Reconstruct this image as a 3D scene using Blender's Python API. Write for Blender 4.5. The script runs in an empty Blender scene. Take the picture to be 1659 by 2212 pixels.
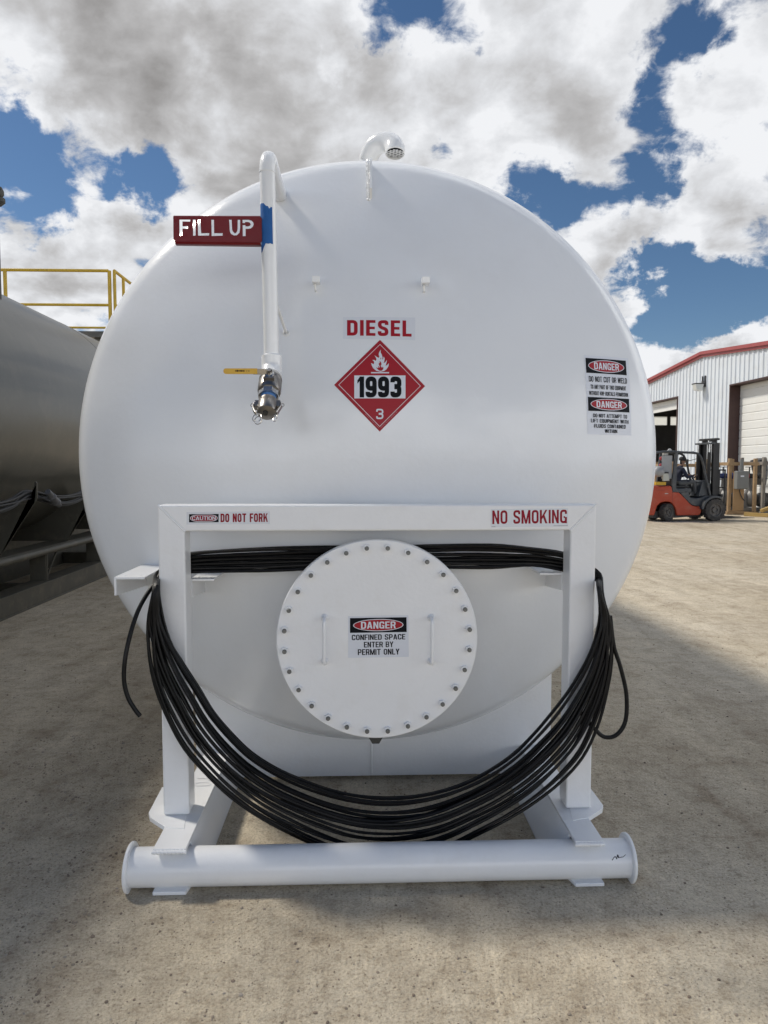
import bpy, bmesh, math, random
from mathutils import Vector, Matrix
R_ = math.radians
rnd = random.Random(7)
scene = bpy.context.scene
COL = scene.collection

# ------------------------------------------------------------------ camera
CAM_H, PITCH, YAW = 1.6, R_(3.6), R_(2.0)
cam_d = bpy.data.cameras.new('camera')
cam = bpy.data.objects.new('camera', cam_d); COL.objects.link(cam)
cam.location = (0, 0, CAM_H)
cam.rotation_euler = (R_(90) - PITCH, 0, -YAW)
cam_d.sensor_fit = 'VERTICAL'; cam_d.sensor_height = 34.6; cam_d.lens = 24.0
cam_d.clip_start = 0.05; cam_d.clip_end = 6000
scene.camera = cam
# a pixel of the photograph (measured on a 1659 x 2212 copy) -> a ray, used only to measure where real things stand
FPX = 2212 * 24.0 / 34.6
def ray(px, py):
    dx = (px - 829.5) / FPX; dy = (py - 1106) / FPX
    x, y, z = dx, math.cos(PITCH) - dy * math.sin(PITCH), -math.sin(PITCH) - dy * math.cos(PITCH)
    return Vector((x * math.cos(YAW) + y * math.sin(YAW), -x * math.sin(YAW) + y * math.cos(YAW), z))
def U(px, py, Y):
    r = ray(px, py); t = Y / r.y
    return Vector((r.x * t, Y, CAM_H + r.z * t))

# ------------------------------------------------------------------ sun, sky
SUN = Vector((-0.767, 0.377, 1.0)).normalized()
SUN_EL = math.asin(SUN.z); SUN_AZ = math.atan2(SUN.x, SUN.y)
sd = bpy.data.lights.new('sun', 'SUN'); sd.energy = 2.6; sd.angle = R_(6.5); sd.color = (1.0, 0.93, 0.82)
sun = bpy.data.objects.new('sun', sd); COL.objects.link(sun)
sun.rotation_euler = SUN.to_track_quat('Z', 'Y').to_euler(); sun.location = (-8, 4, 12)

scene.view_settings.view_transform = 'Standard'
scene.view_settings.look = 'None'
scene.view_settings.exposure = 0.36
scene.view_settings.gamma = 1.0
scene.view_settings.use_curve_mapping = False
scene.render.engine = 'CYCLES'
scene.cycles.use_denoising = True
scene.cycles.max_bounces = 8

world = bpy.data.worlds.new('World'); scene.world = world; world.use_nodes = True
def build_world():
    nt = world.node_tree; N = nt.nodes; L = nt.links; N.clear()
    def nd(t, **k):
        n = N.new(t)
        for a, b in k.items(): setattr(n, a, b)
        return n
    def math_(op, a, b=None, c=None, clamp=False):
        n = nd('ShaderNodeMath', operation=op); n.use_clamp = clamp
        for i, v in enumerate((a, b, c)):
            if v is None: continue
            if isinstance(v, (int, float)): n.inputs[i].default_value = v
            else: L.new(v, n.inputs[i])
        return n.outputs[0]
    def smooth(v, a, b, c=0.0, d=1.0):
        n = nd('ShaderNodeMapRange', interpolation_type='SMOOTHSTEP')
        L.new(v, n.inputs['Value'])
        for k, x in zip(('From Min', 'From Max', 'To Min', 'To Max'), (a, b, c, d)): n.inputs[k].default_value = x
        return n.outputs[0]
    out = nd('ShaderNodeOutputWorld')
    sky = nd('ShaderNodeTexSky', sky_type='NISHITA'); sky.sun_disc = False
    sky.sun_elevation = SUN_EL; sky.sun_rotation = SUN_AZ; sky.altitude = 900; sky.air_density = 1.0
    sky.dust_density = 0.35; sky.ozone_density = 2.0
    hs = nd('ShaderNodeHueSaturation'); hs.inputs['Saturation'].default_value = 1.15; L.new(sky.outputs[0], hs.inputs['Color'])
    bg = nd('ShaderNodeBackground'); bg.inputs['Strength'].default_value = 0.060; L.new(hs.outputs[0], bg.inputs['Color'])
    tc = nd('ShaderNodeTexCoord'); D = tc.outputs['Generated']
    sep = nd('ShaderNodeSeparateXYZ'); L.new(D, sep.inputs[0])
    zz = math_('ADD', math_('MAXIMUM', sep.outputs['Z'], 0.0), 0.42)
    comb = nd('ShaderNodeCombineXYZ')
    L.new(math_('DIVIDE', sep.outputs['X'], zz), comb.inputs[0]); L.new(math_('DIVIDE', sep.outputs['Y'], zz), comb.inputs[1])
    comb.inputs[2].default_value = 0.37
    P = comb.outputs[0]
    def noise(vec, scale, detail, rough, dist=0.0, off=None):
        n = nd('ShaderNodeTexNoise'); n.inputs['Scale'].default_value = scale; n.inputs['Detail'].default_value = detail
        n.inputs['Roughness'].default_value = rough; n.inputs['Distortion'].default_value = dist
        if off:
            v = nd('ShaderNodeVectorMath', operation='ADD'); L.new(vec, v.inputs[0]); v.inputs[1].default_value = off; vec = v.outputs[0]
        L.new(vec, n.inputs['Vector']); return n.outputs['Fac']
    # warp the lookup a little so the outlines of banks and gaps are ragged
    wn = nd('ShaderNodeTexNoise'); wn.inputs['Scale'].default_value = 9.0; wn.inputs['Detail'].default_value = 7.0; wn.inputs['Roughness'].default_value = 0.6; L.new(D, wn.inputs['Vector'])
    wv = nd('ShaderNodeVectorMath', operation='SUBTRACT'); L.new(wn.outputs['Color'], wv.inputs[0]); wv.inputs[1].default_value = (.5, .5, .5)
    ws = nd('ShaderNodeVectorMath', operation='SCALE'); L.new(wv.outputs[0], ws.inputs[0]); ws.inputs['Scale'].default_value = 0.16
    wa = nd('ShaderNodeVectorMath', operation='ADD'); L.new(D, wa.inputs[0]); L.new(ws.outputs[0], wa.inputs[1])
    wd = nd('ShaderNodeVectorMath', operation='NORMALIZE'); L.new(wa.outputs[0], wd.inputs[0])
    def blobs(lst):
        acc = None
        for px, py, r, amp in lst:
            d = ray(px, py).normalized()
            dp = nd('ShaderNodeVectorMath', operation='DOT_PRODUCT'); L.new(wd.outputs[0], dp.inputs[0]); dp.inputs[1].default_value = d
            ang = math.atan(r / FPX)
            dist = math_('SQRT', math_('MAXIMUM', math_('MULTIPLY_ADD', dp.outputs['Value'], -2.0, 2.0), 0.0))
            v = smooth(dist, ang * 1.7, ang * 0.1, 0, amp)
            acc = v if acc is None else math_('ADD', acc, v)
        return acc
    gaps = blobs(CLOUD_GAPS)
    # behind the camera the cloud stands low and the sky above it is clear
    behind = math_('MULTIPLY', smooth(sep.outputs['Y'], 0.30, -0.20, 0.0, 1.0), smooth(sep.outputs['Z'], 0.14, 0.42, 0.0, HIGH_SKY))
    over = smooth(sep.outputs['Z'], 0.72, 0.90, 0.0, HIGH_SKY * .25)
    n1 = noise(P, 2.1, 6, 0.5, 0.2)
    n2 = noise(P, 5.6, 6, 0.52, 0.25, (3.1, 1.7, 0.9))
    n5 = noise(P, 18.0, 8, 0.62, 0.3, (4.2, 2.2, 7.7))
    def centred(v, k): return math_('MULTIPLY', math_('SUBTRACT', v, 0.5), k)
    dens = math_('ADD', math_('ADD', math_('ADD', centred(n1, 1.0), centred(n2, 1.5)), centred(n5, 1.05)), 0.63)
    dens = math_('ADD', math_('ADD', math_('ADD', dens, gaps), behind), over)
    alpha = smooth(dens, 0.33, 0.66)
    # thick middles go grey underneath, thin sunlit edges stay white; billows are lit from the sun's side
    grey = blobs(CLOUD_GREY)
    n2s = noise(P, 5.6, 6, 0.52, 0.25, (3.1 - .050, 1.7 + .034, 0.9))
    n5s = noise(P, 18.0, 8, 0.62, 0.3, (4.2 - .014, 2.2 + .010, 7.7))
    lit = math_('ADD', centred(math_('ADD', math_('SUBTRACT', n2s, n2), .5), 2.2), centred(math_('ADD', math_('SUBTRACT', n5s, n5), .5), 0.45))
    n3 = noise(P, 3.0, 4, 0.5, 0.3, (9.2, 4.4, 2.0))
    shade = math_('ADD', math_('ADD', math_('MULTIPLY', smooth(dens, 0.60, 1.15), 0.32), centred(n3, .55)), math_('MULTIPLY', grey, .68))
    shade = math_('ADD', math_('ADD', shade, lit), 0.04)
    ramp = nd('ShaderNodeValToRGB'); L.new(shade, ramp.inputs[0])
    e = ramp.color_ramp.elements
    e[0].position = 0.0; e[0].color = (0.69, 0.70, 0.72, 1)
    e[1].position = 1.0; e[1].color = (0.235, 0.228, 0.225, 1)
    m = e.new(0.22); m.color = (0.57, 0.58, 0.60, 1)
    m = e.new(0.55); m.color = (0.40, 0.397, 0.40, 1)
    cb = nd('ShaderNodeBackground'); L.new(ramp.outputs[0], cb.inputs['Color'])
    # clouds opposite the sun are front-lit and brighter than the ones seen against it
    fl = nd('ShaderNodeVectorMath', operation='DOT_PRODUCT'); L.new(D, fl.inputs[0]); fl.inputs[1].default_value = Vector((.50, -.82, .22)).normalized()
    L.new(smooth(fl.outputs['Value'], -0.30, 0.65, 1.0, FRONT_LIT), cb.inputs['Strength'])
    mix = nd('ShaderNodeMixShader'); L.new(alpha, mix.inputs[0]); L.new(bg.outputs[0], mix.inputs[1]); L.new(cb.outputs[0], mix.inputs[2])
    L.new(mix.outputs[0], out.inputs[0])
HIGH_SKY = -0.55
FRONT_LIT = 3.1
# where the blue shows through and where the cloud bases are grey: direction (as a photo position), size, amount
CLOUD_GAPS = [
    (75, 325, 85, -.46), (20, 300, 60, -.28), (115, 445, 60, -.34), (25, 480, 65, -.46), (265, 395, 65, -.46), (350, 400, 70, -.42), (300, 410, 60, -.25), (130, 480, 50, -.3), (60, 350, 60, -.25), (70, 160, 26, -.24),
    (150, 310, 40, -.2), (755, 120, 32, -.30), (730, 150, 22, -.2), (820, 30, 40, -.3), (900, 12, 60, -.40), (1000, 30, 36, -.28),
    (1480, 40, 45, -.28), (1500, 110, 36, -.26), (1460, 165, 40, -.2), (1400, 210, 40, -.22), (1545, 55, 36, -.2), (1480, 215, 40, -.14), (1185, 175, 22, -.15),
    (1150, 420, 55, -.42), (1240, 425, 55, -.34), (1330, 420, 50, -.32), (1410, 365, 55, -.3), (1430, 400, 45, -.28), (1190, 465, 45, -.25), (960, 360, 30, -.2),
    (1430, 600, 50, -.4), (1490, 650, 80, -.48), (1610, 655, 70, -.46), (1430, 720, 60, -.44), (1570, 600, 40, -.26), (1650, 690, 50, -.34), (1500, 700, 60, -.3),
    (1450, 560, 45, -.2), (1630, 465, 35, -.16), (1380, 610, 30, -.2),
    (600, 180, 300, .20), (300, 120, 200, .16), (1150, 220, 170, .14), (1350, 500, 95, .28), (1560, 490, 80, .24), (1590, 180, 70, .22), (1590, 300, 80, .18), (980, 180, 160, .14),
    (1500, 765, 55, .44), (1600, 755, 60, .40), (1370, 660, 30, .24), (1510, 600, 30, .22), (200, 490, 110, .24), (60, 570, 110, .24), (330, 470, 60, .2),
    (40, 400, 40, .26), (1300, 340, 80, .14), (90, 220, 80, .18), (1180, 60, 120, .18), (800, 300, 200, .16), (1540, 400, 50, .2), (1330, 130, 80, .16),
]
CLOUD_GREY = [
    (430, 290, 200, .34), (640, 260, 160, .28), (250, 240, 110, .2), (150, 30, 150, .28), (430, 90, 110, .22), (880, 220, 110, .16), (1000, 130, 100, .10),
    (1330, 530, 60, .24), (1570, 500, 50, .14), (1250, 330, 80, .12), (140, 640, 120, .2), (1180, 120, 80, .14), (1540, 770, 45, .12), (1600, 250, 60, .1),
    (100, 210, 90, -.25), (560, 40, 60, -.2), (650, 120, 70, -.22), (1120, 380, 80, -.2), (800, 210, 60, -.12), (200, 450, 70, -.25), (1300, 60, 120, -.2),
    (1480, 720, 60, -.2), (290, 130, 60, -.2), (900, 120, 60, -.15), (1250, 490, 60, -.2), (450, 420, 50, -.2),
]
build_world()

# ------------------------------------------------------------------ helpers
BASE = {}      # world position of each object's origin
class MB:
    """collects shapes for ONE mesh object"""
    def __init__(s): s.v = []; s.f = []; s.m = []; s.mats = []
    def mi(s, mat):
        if mat not in s.mats: s.mats.append(mat)
        return s.mats.index(mat)
    def add(s, vs, fs, mat):
        o = len(s.v); s.v += [Vector(a) for a in vs]; i = s.mi(mat)
        for f in fs: s.f.append([o + a for a in f]); s.m.append(i)
    def box(s, a, b, mat, M=None):
        x0, y0, z0 = a; x1, y1, z1 = b
        vs = [Vector(p) for p in ((x0,y0,z0),(x1,y0,z0),(x1,y1,z0),(x0,y1,z0),(x0,y0,z1),(x1,y0,z1),(x1,y1,z1),(x0,y1,z1))]
        if M: vs = [M @ p for p in vs]
        s.add(vs, [(0,3,2,1),(4,5,6,7),(0,1,5,4),(1,2,6,5),(2,3,7,6),(3,0,4,7)], mat)
    def prism(s, poly, axis, a, b, mat, M=None):
        """poly in the two other axes (kept in x<y<z order), swept along axis from a to b"""
        def pt(p, c):
            q = list(p); q.insert('xyz'.index(axis), c); return Vector(q)
        n = len(poly)
        vs = [pt(p, a) for p in poly] + [pt(p, b) for p in poly]
        if M: vs = [M @ p for p in vs]
        fs = [tuple(range(n))[::-1], tuple(range(n, 2*n))] + [(i, (i+1) % n, n + (i+1) % n, n + i) for i in range(n)]
        s.add(vs, fs, mat)
    def tube(s, pts, r, mat, n=10, closed=False, caps=True, rad=None):
        pts = [Vector(p) for p in pts]; k = len(pts)
        T = []
        for i in range(k):
            a = pts[(i-1) % k] if (closed or i > 0) else pts[i]
            b = pts[(i+1) % k] if (closed or i < k-1) else pts[i]
            t = (b - a); T.append(t.normalized() if t.length > 1e-9 else Vector((0,0,1)))
        ref = Vector((0,0,1)) if abs(T[0].z) < .9 else Vector((1,0,0))
        u = (ref - T[0] * ref.dot(T[0])).normalized()
        vs = []
        for i in range(k):
            u = (u - T[i] * u.dot(T[i])).normalized(); w = T[i].cross(u)
            rr = rad[i] if rad else r
            for j in range(n):
                a = 2*math.pi*j/n
                vs.append(pts[i] + (u*math.cos(a) + w*math.sin(a)) * rr)
        fs = []
        for i in range(k if closed else k-1):
            i2 = (i+1) % k
            for j in range(n):
                j2 = (j+1) % n
                fs.append((i*n+j, i*n+j2, i2*n+j2, i2*n+j))
        if caps and not closed:
            fs.append(tuple(range(n))[::-1]); fs.append(tuple((k-1)*n + j for j in range(n)))
        s.add(vs, fs, mat)
    def lathe(s, prof, o, ax, mat, n=32, close=False):
        """prof = [(radius, along)] about the axis ax through o"""
        ax = Vector(ax).normalized(); o = Vector(o)
        ref = Vector((0,0,1)) if abs(ax.z) < .9 else Vector((1,0,0))
        u = (ref - ax*ref.dot(ax)).normalized(); w = ax.cross(u)
        vs = []; k = len(prof)
        for r, h in prof:
            for j in range(n):
                a = 2*math.pi*(j+.5)/n
                vs.append(o + ax*h + (u*math.cos(a) + w*math.sin(a))*max(r, 1e-5))
        fs = []
        for i in range(k if close else k-1):
            i2 = (i+1) % k
            for j in range(n): fs.append((i*n+j, i*n+(j+1) % n, i2*n+(j+1) % n, i2*n+j))
        s.add(vs, fs, mat)
    def build(s, name, parent=None, base=None, bevel=0, segs=2, angle=38, smooth=True):
        me = bpy.data.meshes.new(name)
        base = Vector(base) if base is not None else (BASE[parent.name] if parent is not None else Vector())
        me.from_pydata([p - base for p in s.v], [], s.f)
        for m in s.mats: me.materials.append(m)
        me.polygons.foreach_set('material_index', s.m)
        bm = bmesh.new(); bm.from_mesh(me)
        bmesh.ops.recalc_face_normals(bm, faces=bm.faces)
        bm.to_mesh(me); bm.free()
        if smooth:
            me.polygons.foreach_set('use_smooth', [True] * len(me.polygons))
            me.set_sharp_from_angle(angle=R_(angle))
        o = bpy.data.objects.new(name, me); COL.objects.link(o)
        if bevel:
            b = o.modifiers.new('bevel', 'BEVEL'); b.width = bevel; b.segments = segs; b.limit_method = 'ANGLE'; b.angle_limit = R_(40); b.harden_normals = True
        if parent is not None:
            o.parent = parent
        else:
            o.location = base
        BASE[o.name] = base
        return o
def tag(o, label, cat, group=None, kind=None):
    if label: o['label'] = label
    if cat: o['category'] = cat
    if group: o['group'] = group
    if kind: o['kind'] = kind
    return o
def thing(name, base, label, cat, group=None):
    o = bpy.data.objects.new(name, None); COL.objects.link(o); o.location = base; BASE[o.name] = Vector(base)
    o.empty_display_size = .2
    return tag(o, label, cat, group)
def copy_tree(o, parent=None):
    c = o.copy(); COL.objects.link(c); c.parent = parent
    for ch in o.children: copy_tree(ch, c)
    return c
def catmull(P, k=6, closed=False):
    P = [Vector(p) for p in P]; n = len(P); out = []
    for i in range(n if closed else n-1):
        g = lambda j: P[j % n] if closed else P[max(0, min(n-1, j))]
        p0, p1, p2, p3 = g(i-1), g(i), g(i+1), g(i+2)
        for q in range(k):
            t = q/k
            out.append(.5*((2*p1) + (p2-p0)*t + (2*p0-5*p1+4*p2-p3)*t*t + (3*p1-p0-3*p2+p3)*t**3))
    if not closed: out.append(P[-1])
    return out
def arc(c, r, a0, a1, n=8):
    return [(c[0] + r*math.cos(R_(a0+(a1-a0)*i/n)), c[1] + r*math.sin(R_(a0+(a1-a0)*i/n))) for i in range(n+1)]

# ------------------------------------------------------------------ materials
def mat(name, col, rough=.5, metal=0, var=0, vscale=3.0, bump=0, bscale=40, coat=0, dirt=None, spec=.5, bdetail=3, wave=0):
    m = bpy.data.materials.new(name); m.use_nodes = True; nt = m.node_tree; N = nt.nodes; L = nt.links
    b = N['Principled BSDF']; b.inputs['Roughness'].default_value = rough; b.inputs['Metallic'].default_value = metal
    b.inputs['Coat Weight'].default_value = coat; b.inputs['Coat Roughness'].default_value = .08
    b.inputs['Specular IOR Level'].default_value = spec
    b.inputs['Base Color'].default_value = (*col, 1)
    tc = N.new('ShaderNodeTexCoord')
    cur = None
    if var:
        n = N.new('ShaderNodeTexNoise'); n.inputs['Scale'].default_value = vscale; n.inputs['Detail'].default_value = 6; n.inputs['Roughness'].default_value = .6
        L.new(tc.outputs['Object'], n.inputs['Vector'])
        r = N.new('ShaderNodeValToRGB'); L.new(n.outputs['Fac'], r.inputs[0])
        r.color_ramp.elements[0].position = .3; r.color_ramp.elements[1].position = .7
        r.color_ramp.elements[0].color = (*[c*(1-var) for c in col], 1); r.color_ramp.elements[1].color = (*[min(1, c*(1+var)) for c in col], 1)
        cur = r.outputs[0]
    if dirt:
        dc, amt, ds = dirt
        n = N.new('ShaderNodeTexNoise'); n.inputs['Scale'].default_value = ds; n.inputs['Detail'].default_value = 8; n.inputs['Roughness'].default_value = .7
        L.new(tc.outputs['Object'], n.inputs['Vector'])
        mr = N.new('ShaderNodeMapRange'); mr.inputs['From Min'].default_value = .5; mr.inputs['From Max'].default_value = .78; mr.inputs['To Max'].default_value = amt
        L.new(n.outputs['Fac'], mr.inputs['Value'])
        mx = N.new('ShaderNodeMix'); mx.data_type = 'RGBA'; L.new(mr.outputs[0], mx.inputs[0])
        if cur: L.new(cur, mx.inputs[6])
        else: mx.inputs[6].default_value = (*col, 1)
        mx.inputs[7].default_value = (*dc, 1); cur = mx.outputs[2]
    if cur: L.new(cur, b.inputs['Base Color'])
    if bump and wave:
        wn = N.new('ShaderNodeTexNoise'); wn.inputs['Scale'].default_value = 2.3; wn.inputs['Detail'].default_value = 1; L.new(tc.outputs['Object'], wn.inputs['Vector'])
    if bump:
        n = N.new('ShaderNodeTexNoise'); n.inputs['Scale'].default_value = bscale; n.inputs['Detail'].default_value = bdetail
        L.new(tc.outputs['Object'], n.inputs['Vector'])
        bp = N.new('ShaderNodeBump'); bp.inputs['Strength'].default_value = 1.0; bp.inputs['Distance'].default_value = bump
        L.new(n.outputs['Fac'], bp.inputs['Height']); L.new(bp.outputs[0], b.inputs['Normal'])
        if wave:
            b2 = N.new('ShaderNodeBump'); b2.inputs['Strength'].default_value = 1.0; b2.inputs['Distance'].default_value = wave
            L.new(wn.outputs['Fac'], b2.inputs['Height']); L.new(b2.outputs[0], bp.inputs['Normal'])
    return m
DUST = (.42, .36, .28)
WHITE = mat('white_paint', (.78, .80, .82), .22, var=.015, vscale=1.5, bump=.0006, bscale=45, coat=.3, dirt=(DUST, .10, 1.3), wave=.012)
WHITE2 = mat('white_skid_paint', (.80, .81, .82), .30, var=.02, vscale=4, bump=.0008, bscale=60, coat=.2, dirt=((.62, .59, .53), .22, 7))
PIPEW = mat('white_pipe_paint', (.80, .81, .81), .18, bump=.0004, bscale=70, coat=.5)
RED = mat('sign_red', (.15, .006, .009), .3, var=.1, bump=.0006, bscale=50, spec=.3)
TAPE = mat('blue_tape', (.010, .10, .33), .7, var=.12, vscale=20, bump=.001, bscale=60)
STEEL = mat('stainless_steel', (.27, .255, .235), .34, 1, var=.12, vscale=30, bump=.0003, bscale=150)
STEELB = mat('bright_steel', (.48, .47, .45), .22, 1, var=.1, vscale=40)
BOLT = mat('zinc_bolt', (.17, .175, .17), .5, .7, var=.2, vscale=60)
YELLOW = mat('yellow_vinyl', (.62, .36, .012), .35, var=.06, vscale=30)
YRAIL = mat('yellow_rail_paint', (.50, .33, .02), .45, var=.12, vscale=3)
BLACKPRINT_SHADE = mat('black_print_and_shade', (.006, .007, .010), .5, spec=.1)
PLUG = mat('plug_iron', (.06, .06, .055), .6, .4, var=.2)
HOSE = mat('black_rubber', (.0045, .0045, .005), .42, var=.35, vscale=12, bump=.0006, bscale=160, dirt=((.04, .038, .036), .3, 25), spec=.22)
STWHITE = mat('sticker_white', (.66, .69, .75), .3)
STCLEAR = mat('sticker_clear_edge', (.70, .725, .765), .25)
STRED = mat('sticker_red', (.34, .010, .020), .4, spec=.25)
STRED2 = mat('sticker_dark_red', (.26, .004, .018), .4, spec=.2)
STPINK = mat('sticker_line', (.66, .62, .66), .3)
def ground_material():
    m = bpy.data.materials.new('caliche_dirt'); m.use_nodes = True; nt = m.node_tree; N = nt.nodes; L = nt.links
    b = N['Principled BSDF']; b.inputs['Roughness'].default_value = .92; b.inputs['Specular IOR Level'].default_value = .2
    tc = N.new('ShaderNodeTexCoord'); O = tc.outputs['Object']
    def noise(scale, detail, rough, sc=None, dist=0):
        v = O
        if sc:
            mp = N.new('ShaderNodeMapping'); L.new(O, mp.inputs[0]); mp.inputs['Scale'].default_value = sc; v = mp.outputs[0]
        n = N.new('ShaderNodeTexNoise'); n.inputs['Scale'].default_value = scale; n.inputs['Detail'].default_value = detail
        n.inputs['Roughness'].default_value = rough; n.inputs['Distortion'].default_value = dist; L.new(v, n.inputs['Vector']); return n.outputs['Fac']
    def ramp(v, *st):
        r = N.new('ShaderNodeValToRGB'); L.new(v, r.inputs[0]); e = r.color_ramp.elements
        e[0].position, e[0].color = st[0][0], (*st[0][1], 1); e[1].position, e[1].color = st[-1][0], (*st[-1][1], 1)
        for p, c in st[1:-1]: x = e.new(p); x.color = (*c, 1)
        return r.outputs[0]
    def mix(f, a, c, mode='MIX'):
        n = N.new('ShaderNodeMix'); n.data_type = 'RGBA'; n.blend_type = mode
        if isinstance(f, float): n.inputs[0].default_value = f
        else: L.new(f, n.inputs[0])
        for i, s in ((6, a), (7, c)):
            if isinstance(s, tuple): n.inputs[i].default_value = (*s, 1)
            else: L.new(s, n.inputs[i])
        return n.outputs[2]
    base = ramp(noise(.45, 6, .62), (.3, (.41, .352, .262)), (.5, (.51, .455, .358)), (.7, (.575, .525, .43)))
    mot = ramp(noise(5, 8, .68, dist=.4), (.30, (.74, .70, .66)), (.5, (.98, .97, .96)), (.74, (1.18, 1.17, 1.15)))
    c = mix(1.0, base, mot, 'MULTIPLY')
    trk = ramp(noise(1.4, 8, .68, (2.0, .26, 1), .8), (.33, (.78, .755, .73)), (.5, (1, 1, 1)), (.68, (1.18, 1.18, 1.17)))
    c = mix(.75, c, mix(1.0, c, trk, 'MULTIPLY'))
    grit = ramp(noise(95, 6, .8), (.37, (.52, .49, .46)), (.46, (.93, .925, .92)), (.54, (1.03, 1.03, 1.03)), (.64, (1.28, 1.27, 1.25)))
    c = mix(.9, c, mix(1.0, c, grit, 'MULTIPLY'))
    clod = ramp(noise(24, 7, .72), (.36, (.66, .63, .60)), (.46, (.96, .955, .95)), (.56, (1.02, 1.02, 1.02)), (.68, (1.16, 1.155, 1.14)))
    c = mix(.8, c, mix(1.0, c, clod, 'MULTIPLY'))
    vo = N.new('ShaderNodeTexVoronoi'); vo.inputs['Scale'].default_value = 48; L.new(O, vo.inputs['Vector'])
    sp = N.new('ShaderNodeMapRange'); L.new(vo.outputs['Distance'], sp.inputs['Value']); sp.inputs['From Min'].default_value = .10; sp.inputs['From Max'].default_value = .16; sp.inputs['To Min'].default_value = 1; sp.inputs['To Max'].default_value = 0
    sel = N.new('ShaderNodeSeparateColor'); L.new(vo.outputs['Color'], sel.inputs[0])
    th = N.new('ShaderNodeMath'); th.operation = 'GREATER_THAN'; th.inputs[1].default_value = .72; L.new(sel.outputs[0], th.inputs[0])
    mu = N.new('ShaderNodeMath'); mu.operation = 'MULTIPLY'; L.new(sp.outputs[0], mu.inputs[0]); L.new(th.outputs[0], mu.inputs[1])
    mu2 = N.new('ShaderNodeMath'); mu2.operation = 'MULTIPLY'; L.new(mu.outputs[0], mu2.inputs[0]); mu2.inputs[1].default_value = .55
    c = mix(mu2.outputs[0], c, (.17, .125, .09))
    L.new(c, b.inputs['Base Color'])
    hs = []
    for sc, am in ((2.2, .016), (9, .014), (34, .012), (110, .006)):
        h = noise(sc, 5, .65); k = N.new('ShaderNodeMath'); k.operation = 'MULTIPLY'; k.inputs[1].default_value = am; L.new(h, k.inputs[0]); hs.append(k.outputs[0])
    h = hs[0]
    for x in hs[1:]:
        a = N.new('ShaderNodeMath'); a.operation = 'ADD'; L.new(h, a.inputs[0]); L.new(x, a.inputs[1]); h = a.outputs[0]
    k = N.new('ShaderNodeMath'); k.operation = 'MULTIPLY_ADD'; L.new(mu.outputs[0], k.inputs[0]); k.inputs[1].default_value = .004; L.new(h, k.inputs[2])
    bp = N.new('ShaderNodeBump'); bp.inputs['Distance'].default_value = 1.0; bp.inputs['Strength'].default_value = 1.0
    L.new(k.outputs[0], bp.inputs['Height']); L.new(bp.outputs[0], b.inputs['Normal'])
    return m
GROUND = ground_material()

# ------------------------------------------------------------------ ground
g = MB(); S = 2500
xs = [-S, -300, -60, -20, -8, 0, 8, 20, 60, 300, S]
g.add([(x, y, 0) for y in xs for x in xs], [(j*11+i, j*11+i+1, (j+1)*11+i+1, (j+1)*11+i) for j in range(10) for i in range(10)], GROUND)
tag(g.build('ground', smooth=False), None, None, kind='structure')

def gravel():
    st = [mat('stone_tan', (.28, .235, .185), .9, var=.3, vscale=9), mat('stone_brown', (.19, .15, .115), .9, var=.3, vscale=9), mat('stone_pale', (.30, .27, .23), .9, var=.2, vscale=9)]
    bm = bmesh.new(); bmesh.ops.create_icosphere(bm, subdivisions=1, radius=1)
    V = [v.co.copy() for v in bm.verts]; F = [[v.index for v in f.verts] for f in bm.faces]; bm.free()
    g = MB()
    for i in range(14000):
        d = 1.5 + 9.5 * rnd.random()**1.7; a = rnd.uniform(-.72, .72)
        x, y = d*math.tan(a)*.95, d
        if i % 4 == 0:
            x, y = rnd.uniform(-2.0, -.9), rnd.uniform(1.5, 4.2)
        r = min(.0062, .0012 + .0012*rnd.expovariate(1.0)) * (1 + d*.04)
        sx, sy, sz = rnd.uniform(.7, 1.3), rnd.uniform(.7, 1.3), rnd.uniform(.4, .8); ca, sa = math.cos(i), math.sin(i)
        vs = [(x + r*(p.x*sx*ca - p.y*sy*sa)*rnd.uniform(.85, 1.15), y + r*(p.x*sx*sa + p.y*sy*ca)*rnd.uniform(.85, 1.15), r*.2 + r*p.z*sz) for p in V]
        g.add(vs, F, st[rnd.choice((0, 0, 0, 1, 1, 1, 2))])
    o = g.build('gravel', smooth=False); tag(o, 'loose gravel and small stones scattered over the dirt yard', 'gravel', kind='stuff')
gravel()

# ------------------------------------------------------------------ lettering: bold condensed capitals as flat polygons
def stroke(pts, w, closed=False):
    P = []
    for p in pts:
        if not P or (Vector(p[:2]) - P[-1]).length > .012: P.append(Vector(p[:2]))
    if closed and (P[0]-P[-1]).length < .012: P.pop()
    n = len(P); Lf = []; Rt = []
    for i in range(n):
        a = P[(i-1) % n] if (closed or i > 0) else None; b = P[(i+1) % n] if (closed or i < n-1) else None
        d1 = (P[i]-a).normalized() if a is not None else (b-P[i]).normalized(); d2 = (b-P[i]).normalized() if b is not None else d1
        n1 = Vector((-d1.y, d1.x)); n2 = Vector((-d2.y, d2.x)); m = (n1+n2).normalized(); k = w/2/max(.4, m.dot(n1))
        Lf.append(P[i]+m*k); Rt.append(P[i]-m*k)
    out = []
    for i in range(n if closed else n-1):
        j = (i+1) % n
        out.append([tuple(Lf[i]), tuple(Rt[i]), tuple(Rt[j]), tuple(Lf[j])])
    return out
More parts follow.
